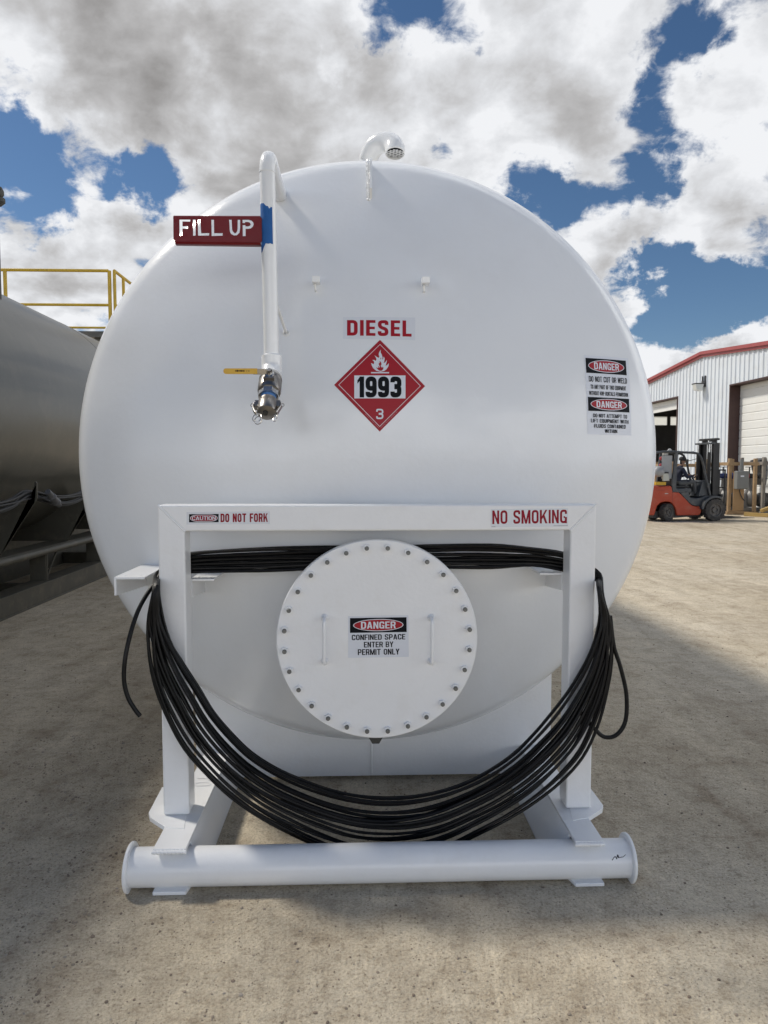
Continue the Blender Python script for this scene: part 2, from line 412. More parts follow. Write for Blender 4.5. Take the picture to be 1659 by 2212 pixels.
def rpath(pts, r, closed=False, k=5):
    P = [Vector(p) for p in pts]; n = len(P); out = []
    for i in range(n):
        if not closed and i in (0, n-1): out.append(tuple(P[i])); continue
        a, b, c = P[(i-1) % n], P[i], P[(i+1) % n]
        rr = min(r, (a-b).length*.5, (c-b).length*.5)
        p = b + (a-b).normalized()*rr; q = b + (c-b).normalized()*rr
        for t in range(k+1):
            t /= k; out.append(tuple(p*(1-t)**2 + b*2*t*(1-t) + q*t*t))
    return out
def glyph(ch, s=.16, w=.54):
    h = s/2; R = w-h; T = 1-h
    rc = lambda x0, y0, x1, y1: [(x0, y0), (x1, y0), (x1, y1), (x0, y1)]
    dg = lambda x0, y0, x1, y1, q=None: [(x0-(q or s)/2, y0), (x0+(q or s)/2, y0), (x1+(q or s)/2, y1), (x1-(q or s)/2, y1)]
    r = .26
    if ch == 'I': return [rc(0, 0, s, 1)], s
    if ch == 'E': return [rc(0, 0, s, 1), rc(s, 0, w*.88, s*.9), rc(s, 1-s*.9, w*.88, 1), rc(s, .5-s*.42, w*.82, .5+s*.42)], w*.88
    if ch == 'F': return [rc(0, 0, s, 1), rc(s, 1-s*.9, w*.88, 1), rc(s, .5-s*.46, w*.8, .5+s*.42)], w*.86
    if ch == 'L': return [rc(0, 0, s, 1), rc(s, 0, w*.86, s*.9)], w*.84
    if ch == 'T': return [rc(w/2-h, 0, w/2+h, 1-s*.9), rc(0, 1-s*.9, w, 1)], w
    if ch == 'H': return [rc(0, 0, s, 1), rc(w-s, 0, w, 1), rc(s, .5-h*.9, w-s, .5+h*.9)], w
    if ch == 'D': return stroke(rpath([(h, h), (R, h), (R, T), (h, T)], r, True)[0:0] + [(h, T)] + rpath([(h, T), (R, T), (R, h), (h, h)], r)[1:], s, True), w
    if ch == 'O': return stroke(rpath([(h, h), (R, h), (R, T), (h, T)], r, True), s, True), w
    if ch == 'Q': return stroke(rpath([(h, h), (R, h), (R, T), (h, T)], r, True), s, True) + [[(w*.5, .2), (w*.72, .26), (w*1.04, -.02), (w*.8, -.06)]], w
    if ch == 'C': return stroke(rpath([(R, .67), (R, T), (h, T), (h, h), (R, h), (R, .33)], r), s), w
    if ch == 'G': return stroke(rpath([(R, .68), (R, T), (h, T), (h, h), (R, h), (R, .46)], r), s) + [rc(w*.52, .38, w-s, .52), rc(w-s*.9, 0, w, .2)], w
    if ch == 'S': return stroke(rpath([(R, .70), (R, T), (h, T), (h, .56), (R, .43), (R, h), (h, h), (h, .30)], .22), s), w
    if ch == 'U': return stroke(rpath([(h, 1), (h, h), (R, h), (R, 1)], r), s), w
    if ch == 'P': return [rc(0, 0, s, 1)] + stroke(rpath([(s, T), (R, T), (R, .44), (s, .44)], .2), s*.95), w
    if ch == 'R': return [rc(0, 0, s, 1)] + stroke(rpath([(s, T), (R, T), (R, .47), (s, .47)], .2), s*.95) + [dg(R+.01, 0, R-.08, .42)], w
    if ch == 'B': return [rc(0, 0, s, 1)] + stroke(rpath([(s, T), (R-.01, T), (R-.01, .52), (s, .52)], .18), s*.92) + stroke(rpath([(s, .5), (R, .5), (R, h), (s, h)], .2), s*.92), w
    if ch == 'A': return [dg(h, 0, w*.58-h*.5, 1), dg(w*1.08-h, 0, w*.5+h*.5, 1), rc(w*.3, .2, w*.8, .2+s*.85)], w*1.08
    if ch == 'N': return [rc(0, 0, s, 1), rc(w-s, 0, w, 1), [(s*.1, 1), (s, 1), (w-s*.1, 0), (w-s, 0)]], w
    if ch == 'M': W = w*1.3; return [rc(0, 0, s, 1), rc(W-s, 0, W, 1), [(s*.2, 1), (s*1.05, 1), (W/2+s*.45, 0), (W/2-s*.45, 0)], [(W-s*1.05, 1), (W-s*.2, 1), (W/2+s*.45, 0), (W/2-s*.45, 0)]], W
    if ch == 'W': W = w*1.5; q = s*.95; return [dg(W*.28, 0, q/2, 1, q), dg(W*.28, 0, W/2, 1, q), dg(W*.72, 0, W/2, 1, q), dg(W*.72, 0, W-q/2, 1, q)], W
    if ch == 'K': return [rc(0, 0, s, 1), [(s, .28), (s, .52), (w*.80, 1), (w*1.08, 1)], [(s*1.3, .55), (s*2.2, .66), (w*1.1, 0), (w*.80, 0)]], w*1.1
    if ch == 'Y': return [rc(w/2-h, 0, w/2+h, .42), [(w/2-h, .42), (w/2+h*.9, .42), (s*.95, 1), (-s*.1, 1)], [(w/2-h*.9, .42), (w/2+h, .42), (w+s*.1, 1), (w-s*.95, 1)]], w
    if ch == '1': return [rc(w*.4-h, 0, w*.4+h, 1), [(0, .66), (w*.4-h, .78), (w*.4-h, .97), (0, .82)]], w*.42+h
    if ch == '9': return stroke(rpath([(h, .43), (R, .43), (R, T), (h, T)], .24, True), s, True) + stroke(rpath([(R, .62), (R, h), (h, h), (h, .27)], r), s), w
    if ch == '3': return stroke(rpath([(h, .72), (h, T), (R, T), (R, .53), (w*.36, .53)], .22), s) + stroke(rpath([(w*.36, .5), (R, .5), (R, h), (h, h), (h, .28)], .24), s), w
    if ch == ' ': return [], w*.5
    raise KeyError(ch)
def text(t, x0, y0, x1, y1, s=.16, w=.54, gap=.09):
    """polygons of the text fitted to the box; v runs upward"""
    out = []; x = 0
    for c in t:
        g, a = glyph(c, s, w)
        out += [[(x+p[0], p[1]) for p in q] for q in g]; x += a + gap
    W = x - gap
    return [[(x0 + p[0]/W*(x1-x0), y0 + p[1]*(y1-y0)) for p in q] for q in out]
def ellipse(cx, cy, rx, ry, n=28):
    return [(cx + rx*math.cos(2*math.pi*i/n), cy + ry*math.sin(2*math.pi*i/n)) for i in range(n)]
class Decal:
    """layers of flat polygons in a unit square, laid on a surface by a function (u, v, height) -> point"""
    def __init__(s): s.L = []; s.k = 0
    def add(s, polys, mat, step=1):
        s.k += step
        for i, p in enumerate(polys): s.L.append((p, mat, s.k + (i % 9) * .06))
        return s
    def build(s, name, parent, fn, cuts=0, eps=.00028):
        g = MB(); 
        for poly, mt, lay in s.L:
            bm = bmesh.new()
            try: bm.faces.new([bm.verts.new((p[0], p[1], 0)) for p in poly])
            except ValueError: bm.free(); continue
            bmesh.ops.triangulate(bm, faces=bm.faces)
            for ax in (0, 1):
                for k in range(1, cuts):
                    no = (1, 0, 0) if ax == 0 else (0, 1, 0); co = (k/cuts, k/cuts, 0)
                    bmesh.ops.bisect_plane(bm, geom=bm.verts[:]+bm.edges[:]+bm.faces[:], plane_co=co, plane_no=no)
            bm.verts.index_update()
            g.add([fn(v.co.x, v.co.y, lay*eps) for v in bm.verts], [[v.index for v in f.verts] for f in bm.faces], mt)
            bm.free()
        return g.build(name, parent, smooth=True, angle=60)
def bil(c):
    """corners tl, tr, br, bl -> point at (u, v), v upward"""
    tl, tr, br, bl = c
    return lambda u, v: (tl*(1-u) + tr*u)*v + (bl*(1-u) + br*u)*(1-v)

# ------------------------------------------------------------------ the diesel tank
TX, TZ, TR, TY, RK, RC = .060, 1.6475, 1.422, 3.55, .20, 2.70
_ph = math.asin((TR-RK)/(RC-RK)); _h0 = (RC-RK)*math.cos(_ph); _rt = RC*math.sin(_ph)
def dome(r):
    r = min(r, TR)
    return -(math.sqrt(RC*RC-r*r)-_h0) if r <= _rt else -math.sqrt(max(0, RK*RK-(r-(TR-RK))**2))
def head_y(x, z): return TY + dome(math.hypot(x-TX, z-TZ))
def H(px, py):
    """where the line of sight through a photo position meets the tank's end"""
    Y = 3.1
    for _ in range(30):
        p = U(px, py, Y); Y = head_y(p.x, p.z)
    return U(px, py, Y)
tank = thing('diesel_tank', (TX, 4.0, 0), 'big white horizontal diesel tank on a skid with round bolted manway and pipe frame', 'storage tank')
T = tank
prof = [(RC*math.sin(_ph*i/30), dome(RC*math.sin(_ph*i/30))) for i in range(31)]
for i in range(1, 17):
    a = _ph + (math.pi/2-_ph)*i/16; prof.append((TR-RK+RK*math.sin(a), -RK*math.cos(a)))
g = MB(); g.lathe(prof, (TX, TY, TZ), (0, 1, 0), WHITE, 160); g.build('tank_head', T)
g = MB(); g.lathe([(TR, .0), (TR, 8.2), (TR*.96, 8.45), (TR*.75, 8.65), (TR*.4, 8.75), (0, 8.78)], (TX, TY, TZ), (0, 1, 0), WHITE, 128); g.build('tank_shell', T)

# cradle plates under the rim and further back
def cradle(Y, x0, x1, thick=.02, zb=.02):
    n = 40; poly = [(x0, zb), (x1, zb)]
    for i in range(n+1):
        x = x1 + (x0-x1)*i/n; poly.append((x, TZ - math.sqrt(max(0, (TR-.004)**2-(x-TX)**2)) ))
    g.prism(poly, 'y', Y, Y+thick, WHITE2)
SX0, SX1 = -.83, U(1190, 1600, TY).x
for k, Y in enumerate((TY+.004, TY+2.6, TY+5.2, TY+7.8)):
    g = MB(); cradle(Y, SX0, SX1)
    if k == 0:
        g.tube([(TX-.0, Y-.003, .03), (TX-.0, Y-.003, TZ-TR)], .007, WHITE2, 8)
        pts = [(TX + .88*math.sin(a/20), Y-.004, TZ - (TR+.002)*math.sqrt(max(0, 1-(.88*math.sin(a/20)/TR)**2))) for a in range(-31, 32)]
        g.tube(pts, .011, WHITE2, 8)
    for sx in ((SX0, SX1) if k else (SX1-.02,)):
        g.box((min(sx, sx+.02), Y+.02, .18), (max(sx, sx+.02), Y+.30, .62), WHITE2)
    g.build('cradle_plate', T, bevel=.003)
# runners
RZ = .172
XL0, XL1 = U(332, 1838, 2.62).x, U(404, 1838, 2.62).x
XR0, XR1 = U(1240, 1814, 2.62).x, U(1302, 1812, 2.62).x
for a, b in ((XL0, XL1), (XR0, XR1)):
    g = MB()
    g.box((a, 2.605, RZ-.014), (b, 12.0, RZ), WHITE2)
    i0, i1 = (b-.010, b+.042) if a < 0 else (a+.010, a-.066); t_ = -.012 if a < 0 else .012
    o_, n_ = (a, b) if a < 0 else (b, a)
    g.prism([(o_, 2.59), (n_, 2.59), (i1, 2.80), (i1, 12.0), (o_, 12.0)], 'z', 0, .014, WHITE2)
    g.prism([(i0, RZ-.0145), (i1, .0145), (i1+t_, .0145), (i0+t_, RZ-.0145)], 'y', 2.70, 12.0, WHITE2)
    outer = a+.02 if a < 0 else b-.03
    g.box((outer, 2.72, .014), (outer+.012, 12.0, RZ-.014), WHITE2)
    for i in range(9):                                    # weld bead where the flange lands on the pipe
        x = a + .006 + (b-a-.012)*i/8
        g.tube([(x-.008, 2.603, RZ-.010), (x+.008, 2.600, RZ-.012)], .008, WHITE2, 8)
    g.build('skid_runner', T, bevel=.003)
for Y in (3.9, 6.2, 8.8, 11.4):
    g = MB(); g.box((XL1-.004, Y, .02), (XR0+.004, Y+.1, .15), WHITE2); g.build('cross_member', T, bevel=.004)
# bumper pipe with end plates
pl, pr = U(286, 1873, 2.66), U(1352, 1853, 2.66)
zc = (pl.z + pr.z)/2; PR = .0715
g = MB(); g.tube([(pl.x, 2.66, zc), (pr.x, 2.66, zc)], PR, WHITE2, 48)
for i in range(6): pass
bumper = g.build('bumper_pipe', T)
for x in (pl.x-.012, pr.x):
    g = MB(); g.lathe([(0, 0), (.089, 0), (.092, .003), (.092, .010), (.089, .013), (0, .013)], (x, 2.66, zc), (1, 0, 0), WHITE2, 40); g.build('end_plate', bumper)
SCUFF = mat('bare_steel_scuff', (.03, .03, .03), .6)
g = MB()
for (px, py, qx, qy, w) in ((1322, 1858, 1329, 1850, .0035), (1329, 1850, 1333, 1856, .004), (1334, 1846, 1336, 1853, .006), (1336, 1853, 1346, 1851, .0025), (1346, 1851, 1352, 1846, .002), (1325, 1852, 1333, 1851, .0018)):
    def onpipe(x, y):
        Y = 2.6
        for _ in range(20):
            p = U(x, y, Y); Y = 2.66 - math.sqrt(max(0, PR*PR - (p.z-zc)**2)) - .0003
        return U(x, y, Y)
    a, b = onpipe(px, py), onpipe(qx, qy); d = (b-a).normalized().cross(Vector((0, -1, .3))).normalized()*w
    g.add([a-d*.3, a+d*.5, (a+b)/2+d, b+d*.4, b-d*.5, (a+b)/2-d*.6], [(0, 1, 2, 3, 4, 5)], SCUFF)
g.build('paint_scuff', bumper)

# guard frame: mitred square tube
PY0, PY1 = 2.86, 2.962
gl = (U(345, 1090, PY0).x + U(347, 1750, PY0).x)/2; gr = (U(1288, 1090, PY0).x + U(1278, 1742, PY0).x)/2
gt = U(815, 1090, PY0).z; W4 = .107; BP = RZ+.0022
g = MB()
def frame_piece(poly): g.prism(poly, 'y', PY0, PY1, WHITE2)
frame_piece([(gl, BP), (gl+W4, BP), (gl+W4, gt-W4), (gl, gt)]); g.build('frame_post', T, bevel=.009, segs=3)
g = MB(); frame_piece([(gr-W4, BP), (gr, BP), (gr, gt), (gr-W4, gt-W4)]); g.build('frame_post', T, bevel=.009, segs=3)
g = MB(); frame_piece([(gl+.0012, gt), (gl+W4+.0012, gt-W4), (gr-W4-.0012, gt-W4), (gr-.0012, gt)]); top_bar = g.build('frame_top_bar', T, bevel=.009, segs=3)
for x, s in ((gl, 1), (gr, -1)):
    g = MB(); g.tube([(x+s*.002, PY0+.0045, gt-.002), (x+s*(W4+.001), PY0+.0045, gt-W4-.001)], .0062 if s > 0 else .0052, WHITE2, 10); g.build('weld_seam', top_bar)
for x, s in ((gl, 1), (gr-W4, -1)):
    g = MB()
    def on_plate(px, py): r = ray(px, py); t = (BP-CAM_H)/r.z; return (r.x*t, r.y*t)
    if s > 0: poly = [on_plate(*p) for p in ((350, 1700), (321, 1755), (324, 1765), (358, 1787), (398, 1790), (412, 1700))]
    else: poly = [on_plate(*p) for p in ((1274, 1700), (1303, 1739), (1301, 1747), (1271, 1766), (1236, 1772), (1222, 1700))]
    g.prism(poly, 'z', RZ-.0165, BP, WHITE2); g.build('base_plate', T, bevel=.0015)

# hose brackets: angle iron from the tank end
def angle_bracket(x0, x1, ya, zt, drop=.075, leg=.11, flip=1):
    g = MB(); yb = min(head_y(x0, zt), head_y(x1, zt)) + .05
    g.box((x0, ya, zt-.009), (x1, yb, zt), WHITE2)
    xv = x0 if flip > 0 else x1-.009
    g.prism([(ya, zt-.009), (yb+.1, zt-.009), (yb+.12, zt-leg), (ya, zt-drop)], 'x', xv, xv+.009, WHITE2)
    for i in range(2): g.lathe([(0, 0), (.006, 0), (.006, .002), (0, .002)], (x0+(x1-x0)*(.25+.5*i), ya+.05, zt), (0, 0, 1), WHITE2, 12)
    g.build('hose_bracket', T, bevel=.002)
a = U(246, 1247, 2.90); b = U(312, 1248, 2.90); angle_bracket(a.x, b.x, 2.90, a.z)
a = U(1216, 1232, PY1+.01); angle_bracket(a.x-.10, a.x, PY1+.004, a.z-.01, flip=-1)
a = U(411, 1245, PY1+.01); angle_bracket(a.x, a.x+.10, PY1+.004, a.z-.01, flip=1)

# manway: neck, flange, bolted cover
mc = U(815, 1382, 2.88); MX, MZ, MR = mc.x, mc.z, U(1033, 1382, 2.88).x - mc.x - .003
g = MB(); g.lathe([(.318, .04), (.318, .62)], (MX, 2.88, MZ), (0, 1, 0), WHITE, 64); g.build('manway_neck', T)
g = MB(); g.lathe([(.30, .032), (MR-.006, .032), (MR, .036), (MR, .058), (MR-.004, .062), (.318, .062)], (MX, 2.88, MZ), (0, 1, 0), WHITE2, 96); g.build('manway_flange', T)
g = MB(); g.lathe([(0, 0), (MR-.004, 0), (MR, .004), (MR, .022), (MR-.004, .026), (0, .026)], (MX, 2.88, MZ), (0, 1, 0), WHITE2, 112); cover = g.build('manway_cover', T, angle=30)
for i in range(28):
    a = 2*math.pi*(i+.5)/28; x, z = MX + MR*.921*math.sin(a), MZ + MR*.921*math.cos(a); tw = rnd.uniform(0, 1)
    g = MB()
    hexp = lambda r, h0, h1: g.add([(x+r*math.cos(tw+math.pi*k/3), 2.88-h0, z+r*math.sin(tw+math.pi*k/3)) for k in range(6)] + [(x+r*math.cos(tw+math.pi*k/3), 2.88-h1, z+r*math.sin(tw+math.pi*k/3)) for k in range(6)],
        [tuple(range(6)), tuple(range(6, 12))] + [(k, (k+1) % 6, 6+(k+1) % 6, 6+k) for k in range(6)], WHITE2)
    hexp(.0165, 0, .012)
    L_ = .017 + rnd.uniform(0, .006)
    g.lathe([(0, L_), (.0078, L_), (.0092, L_-.002), (.0092, .012)], (x, 2.88, z), (0, -1, 0), BOLT, 12)
    g.build('bolt', cover)
for px in (700, 934):
    g = MB(); a = U(px, 1340, 2.88-.05); b = U(px+1, 1436, 2.88-.05); x = a.x; zt, zb = a.z, b.z
    pts = rpath([(2.879, zt), (2.83, zt), (2.83, zb), (2.879, zb)], .018)
    g.tube([(x, p[0], p[1]) for p in pts], .0075, WHITE2, 12)
    for z in (zt, zb): g.lathe([(.016, 0), (.012, .006), (.008, .009)], (x, 2.8795, z), (0, -1, 0), WHITE2, 14)
    g.build('handle', cover)
p = U(812, 1602, 3.0); g = MB(); g.lathe([(0, -.02), (.030, -.02), (.030, .015), (.022, .02), (.022, .3)], (p.x, 3.05, p.z+.005), (0, 1, 0), PLUG, 6); g.build('drain_plug', T)

# fill pipe
fa, fb = U(577, 330, 2.89), U(587, 772, 2.89); PRd = .0305
g = MB()
za = U(577, 312, 2.89).z - PRd
pts = [(fb.x, 2.89, fb.z-.02), (fa.x, 2.89, za-.075)]
pts += [(fa.x, 2.89+.075-.075*math.cos(R_(t)), za-.075+.075*math.sin(R_(t))) for t in range(9, 91, 9)]
pts += [(fa.x, head_y(fa.x, za)+.06, za)]
pts = [Vector(p) for p in pts]
mid = [pts[0] + (pts[1]-pts[0])*i/8 for i in range(8)]
g.tube(mid + pts[1:], PRd, PIPEW, 28)
g.tube([(fa.x, 2.89, za-.079), (fa.x, 2.89, za-.074)], PRd+.0018, PIPEW, 28)
hy = head_y(fa.x, za); g.lathe([(PRd+.02, .012), (PRd+.008, -.006), (PRd, -.012)], (fa.x, hy+.012, za), (0, 1, 0), PIPEW, 28)
fill = g.build('fill_pipe', T)
g = MB(); b = H(619, 720); a = Vector((fb.x+.02, 2.905, b.z+.075)); g.tube([a, b+Vector((0, .02, -.003))], .007, PIPEW, 10); g.lathe([(.02, .004), (.010, -.006)], b, (0, 1, 0), PIPEW, 14); g.build('pipe_brace', fill)
g = MB(); VZ = fb.z
# 45 degree elbow: the valve points down and out towards the viewer
VP = Vector((fb.x+.001, 2.89, VZ-.045)); VA = R_(44); VS = 1.24
def Rv(p):
    q_ = Vector(p) - VP; z = q_.z*VS if q_.z < 0 else q_.z; y = q_.y
    return VP + Vector((q_.x, y*math.cos(VA) + z*math.sin(VA), -y*math.sin(VA) + z*math.cos(VA)))
ep = [(fb.x, 2.89, VZ+.006), (fb.x, 2.89, VZ-.012), (fb.x, 2.89, VZ-.024)]
for k in range(1, 5):
    t_ = VA*k/4; R0 = .05; ep.append((fb.x, 2.89 - R0*(1-math.cos(t_)), VZ-.024 - R0*math.sin(t_)))
ep.append(tuple(Vector(ep[-1]) + Vector((0, -math.sin(VA), -math.cos(VA)))*.022))
g.tube(ep, .041, PIPEW, 32); g.lathe([(PRd, .012), (.036, .009), (.041, .004)], (fb.x, 2.89, VZ), (0, 0, 1), PIPEW, 32)
g.lathe([(.041, 0), (.043, -.003), (.043, -.012), (.040, -.014), (.028, -.014)], Vector(ep[-1]), (0, math.sin(VA), math.cos(VA)), PIPEW, 32)
g.build('pipe_coupling', fill)
g = MB()
c = (fb.x+.001, 2.889, VZ)
g.lathe([(.030, -.080), (.030, -.098)], c, (0, 0, 1), mat('thread_sealant', (.10, .25, .55), .5), 28)
g.lathe([(.03, -.096), (.041, -.098), (.0455, -.104), (.0455, -.112), (.044, -.115), (.0455, -.118), (.0455, -.158), (.043, -.166), (.028, -.168)], c, (0, 0, 1), STEEL, 40)
g.lathe([(.0, -.166), (.041, -.166), (.041, -.190), (.02, -.190)], c, (0, 0, 1), STEELB, 8)
g.lathe([(.024, -.188), (.030, -.190), (.030, -.203), (.024, -.205)], c, (0, 0, 1), mat('blue_sealant', (.08, .22, .50), .5), 28)
g.lathe([(.0, -.202), (.033, -.202), (.034, -.206), (.034, -.214), (.037, -.218), (.037, -.255), (.036, -.258), (.034, -.259), (0, -.259)], c, (0, 0, 1), STEEL, 36)
g.lathe([(0, 0), (.010, 0), (.010, .006), (0, .006)], (c[0]-.004, 2.886, VZ-.265), (0, 0, 1), PLUG, 10)
g.v = [Rv(p) for p in g.v]; valve = g.build('ball_valve', T)
g = MB()                                                   # stem, packing nut
g.lathe([(.020, .030), (.020, .052), (.012, .054), (.012, .064)], (c[0]+.002, 2.889, VZ-.128), (0, -1, .12), STEELB, 8)
g.lathe([(0, .070), (.0085, .070), (.0085, .06)], (c[0]+.002, 2.889, VZ-.128), (0, -1, .12), STEELB, 6)
g.box((c[0]-.02, 2.835, VZ-.146), (c[0]+.022, 2.85, VZ-.138), STEEL)
g.v = [Rv(p) for p in g.v]; g.build('valve_stem', valve, bevel=.001)
g = MB()
e0 = Rv((c[0]-.002, 2.829, VZ-.122)); e1 = U(558, 803, e0.y-.004)
d = (e1-e0); up = Vector((0, -.3, 1)).normalized()*.011; n_ = Vector((0, -1, -.3)).normalized()*.002
vs = []
for q in (e0 + Vector((.012, 0, -.006)), e0 + Vector((-.012, 0, 0)), e1 + Vector((.0, 0, 0)), e1 + Vector((-.02, 0, 0))):
    vs += [q+up+n_, q-up+n_, q-up-n_, q+up-n_]
g.add(vs, [(4*i+j, 4*i+(j+1) % 4, 4*i+4+(j+1) % 4, 4*i+4+j) for i in range(3) for j in range(4)] + [(0, 1, 2, 3), (12, 15, 14, 13)], STEELB)
g.build('lever', valve, bevel=.0008)
HY = e1.y; h0, h1 = U(556, 802, HY), U(483, 802, HY); g = MB()
pl_ = rpath([(h0.x, h0.z-.0105), (h1.x, h1.z-.0105), (h1.x, h1.z+.0105), (h0.x, h0.z+.0105)], .0105)
g.prism(pl_, 'y', HY-.005, HY+.005, YELLOW)
# markings printed on the grip (too small to read in the photograph)
for x0, x1, hh in ((.22, .26, .003), (.27, .34, .0042), (.35, .39, .0026), (.40, .50, .0036), (.52, .56, .0044), (.64, .66, .003), (.70, .75, .002)):
    g.box((h1.x + .022 + (h0.x-h1.x-.025)*x0, HY-.0058, h0.z-hh*.6), (h1.x + .022 + (h0.x-h1.x-.025)*x1, HY-.0052, h0.z+hh*.8), BLACKPRINT_SHADE)
g.build('lever_grip', valve, bevel=.003)
for s in (-1, 1):
    g = MB(); z = VZ-.222; x = c[0]
    g.box((x+s*.034, 2.878, z-.014), (x+s*.048, 2.90, z+.012), STEEL)
    arm = catmull([(x+s*.046, 2.889, z+.012), (x+s*.053, 2.886, z-.008), (x+s*.047, 2.878, z-.034), (x+s*(.036 if s < 0 else .041), 2.872, z-.056)], 5)
    for q in (-.005, 0, .005): g.tube([p+Vector((0, q, 0)) for p in arm], .0035, STEELB if q else STEEL, 8)
    rc_ = Vector((x+s*(.030 if s < 0 else .037), 2.870, z-.072)); rr = .0165 if s < 0 else .0135
    g.tube([rc_ + Vector((rr*math.cos(t)*(1 if s < 0 else .55), .006*math.sin(t*.5), rr*1.1*math.sin(t))) for t in [k*math.pi/10 for k in range(20)]], .0016, STEELB, 8, closed=True)
    k_ = Vector((x+s*.056, 2.886, z-.004)); g.tube([k_ + Vector((.007*math.cos(t), 0, .008*math.sin(t))) for t in [k*math.pi/8 for k in range(16)]], .0013, STEEL, 6, closed=True)
    if s < 0: g.tube([rc_ + Vector((.004 + .013*math.cos(t), .01, -.006+.017*math.sin(t))) for t in [k*math.pi/10 for k in range(20)]], .0015, STEEL, 8, closed=True)
    g.v = [Rv(p) for p in g.v]; g.build('cam_arm', valve)

# FILL UP plate with the letters cut through it
def cut_plate():
    X = lambda cx: 550 + cx/4.1475; 
    P2 = lambda cx, cy: U((550 + cx/4.1475)*.6636, (640 + cy/4.1475)*.6636, 2.87)
    cv = bpy.data.curves.new('plate_outline', 'CURVE'); cv.dimensions = '2D'; cv.fill_mode = 'BOTH'; cv.extrude = .0025
    def sp(pts):
        s = cv.splines.new('POLY'); s.points.add(len(pts)-1); s.use_cyclic_u = True
        for q, (a, b) in zip(s.points, pts):
            p = P2(a, b); q.co = (p.x, p.z, 0, 1)
    sp([(60, 268), (1226, 272), (1252, 290), (1256, 600), (1238, 622), (80, 608), (62, 575)])
    sp([(140, 303), (292, 303), (288, 340), (184, 338), (184, 400), (260, 396), (256, 434), (184, 434), (182, 528), (142, 530)])
    sp([(322, 306), (360, 306), (362, 527), (326, 531)])
    sp([(388, 306), (424, 306), (436, 494), (546, 492), (543, 528), (392, 529)])
    sp([(572, 308), (609, 308), (611, 494), (726, 492), (724, 529), (576, 535)])
    U_ = [(812, 310), (847, 310), (853, 440), (862, 470), (886, 494), (906, 488), (922, 462), (926, 420), (928, 310), (962, 310), (962, 430), (952, 490), (918, 525), (880, 527), (842, 508), (822, 470)]
    sp(U_)
    bowl = [(994, 310), (1070, 310), (1112, 322), (1138, 350), (1145, 376), (1134, 408), (1106, 432), (1072, 438), (1036, 438), (1036, 535), (997, 537), (995, 384), (1032, 382), (1034, 400), (1070, 400), (1094, 390), (1104, 374), (1094, 354), (1070, 345), (1030, 345), (1029, 360), (994, 360)]
    sp(bowl)
    o = bpy.data.objects.new('tmp', cv); COL.objects.link(o)
    me = bpy.data.meshes.new_from_object(o.evaluated_get(bpy.context.evaluated_depsgraph_get()))
    g = MB(); g.add([(v.co.x, 2.87-v.co.z, v.co.y) for v in me.vertices], [list(p.vertices) for p in me.polygons], RED)
    bpy.data.objects.remove(o); bpy.data.curves.remove(cv); bpy.data.meshes.remove(me)
    # rolled upper and lower edges
    for a, b, s in (((58, 264), (1228, 268), 1), ((78, 612), (1238, 628), -1)):
        p, q = P2(*a), P2(*b); pts = []
        ar = [(2.8675 + .016 - .016*math.cos(R_(t)), .016*math.sin(R_(t))) for t in range(0, 91, 15)] + [(2.90, .016)]
        n = len(ar)
        vs = [(p.x, y, p.z + s*(z-.010)) for y, z in ar] + [(q.x, y, q.z + s*(z-.010)) for y, z in ar]
        vs += [(p.x, y+.003, p.z + s*(z-.013)) for y, z in ar] + [(q.x, y+.003, q.z + s*(z-.013)) for y, z in ar]
        g.add(vs, [(i, i+1, n+i+1, n+i) for i in range(n-1)] + [(2*n+i, 2*n+i+1, 3*n+i+1, 3*n+i) for i in range(n-1)]
              + [(0, n, 3*n, 2*n), (n-1, 2*n-1, 4*n-1, 3*n-1)] + [(i, i+1, 2*n+i+1, 2*n+i) for i in range(n-1)] + [(n+i, n+i+1, 3*n+i+1, 3*n+i) for i in range(n-1)], RED)
    return g.build('fill_up_plate', T, smooth=False)
o = cut_plate(); o['label'] = 'dark red steel plate with FILL UP cut through it'
# blue painter's tape wrapped half round the pipe
g = MB(); cols = 14; ra = PRd+.0009
zt0, zb0 = U(577, 437, 2.86).z, U(577, 543, 2.86).z
rows = 16; vs = []
for j in range(rows+1):
    for i in range(cols+1):
        t = i/cols; a = R_(-205 + 150*t)
        top = zt0 - (.014*max(0, math.sin((t-.55)*8)) if t > .55 else 0) - (.016 if t > .80 else 0) + .0012*math.sin(t*23)
        bot = zb0 + .030*min(1, max(0, (t-.42)*5)) + .0015*math.sin(t*31)
        z = bot + (top-bot)*j/rows
        x = fb.x + (fa.x-fb.x)*(z-fb.z)/(fa.z-fb.z)
        vs.append((x + ra*math.cos(a), 2.89 + ra*math.sin(a), z))
g.add(vs, [(j*(cols+1)+i, j*(cols+1)+i+1, (j+1)*(cols+1)+i+1, (j+1)*(cols+1)+i) for j in range(rows) for i in range(cols)], TAPE)
o = g.build('painters_tape', fill); o['label'] = 'torn strip of blue tape'

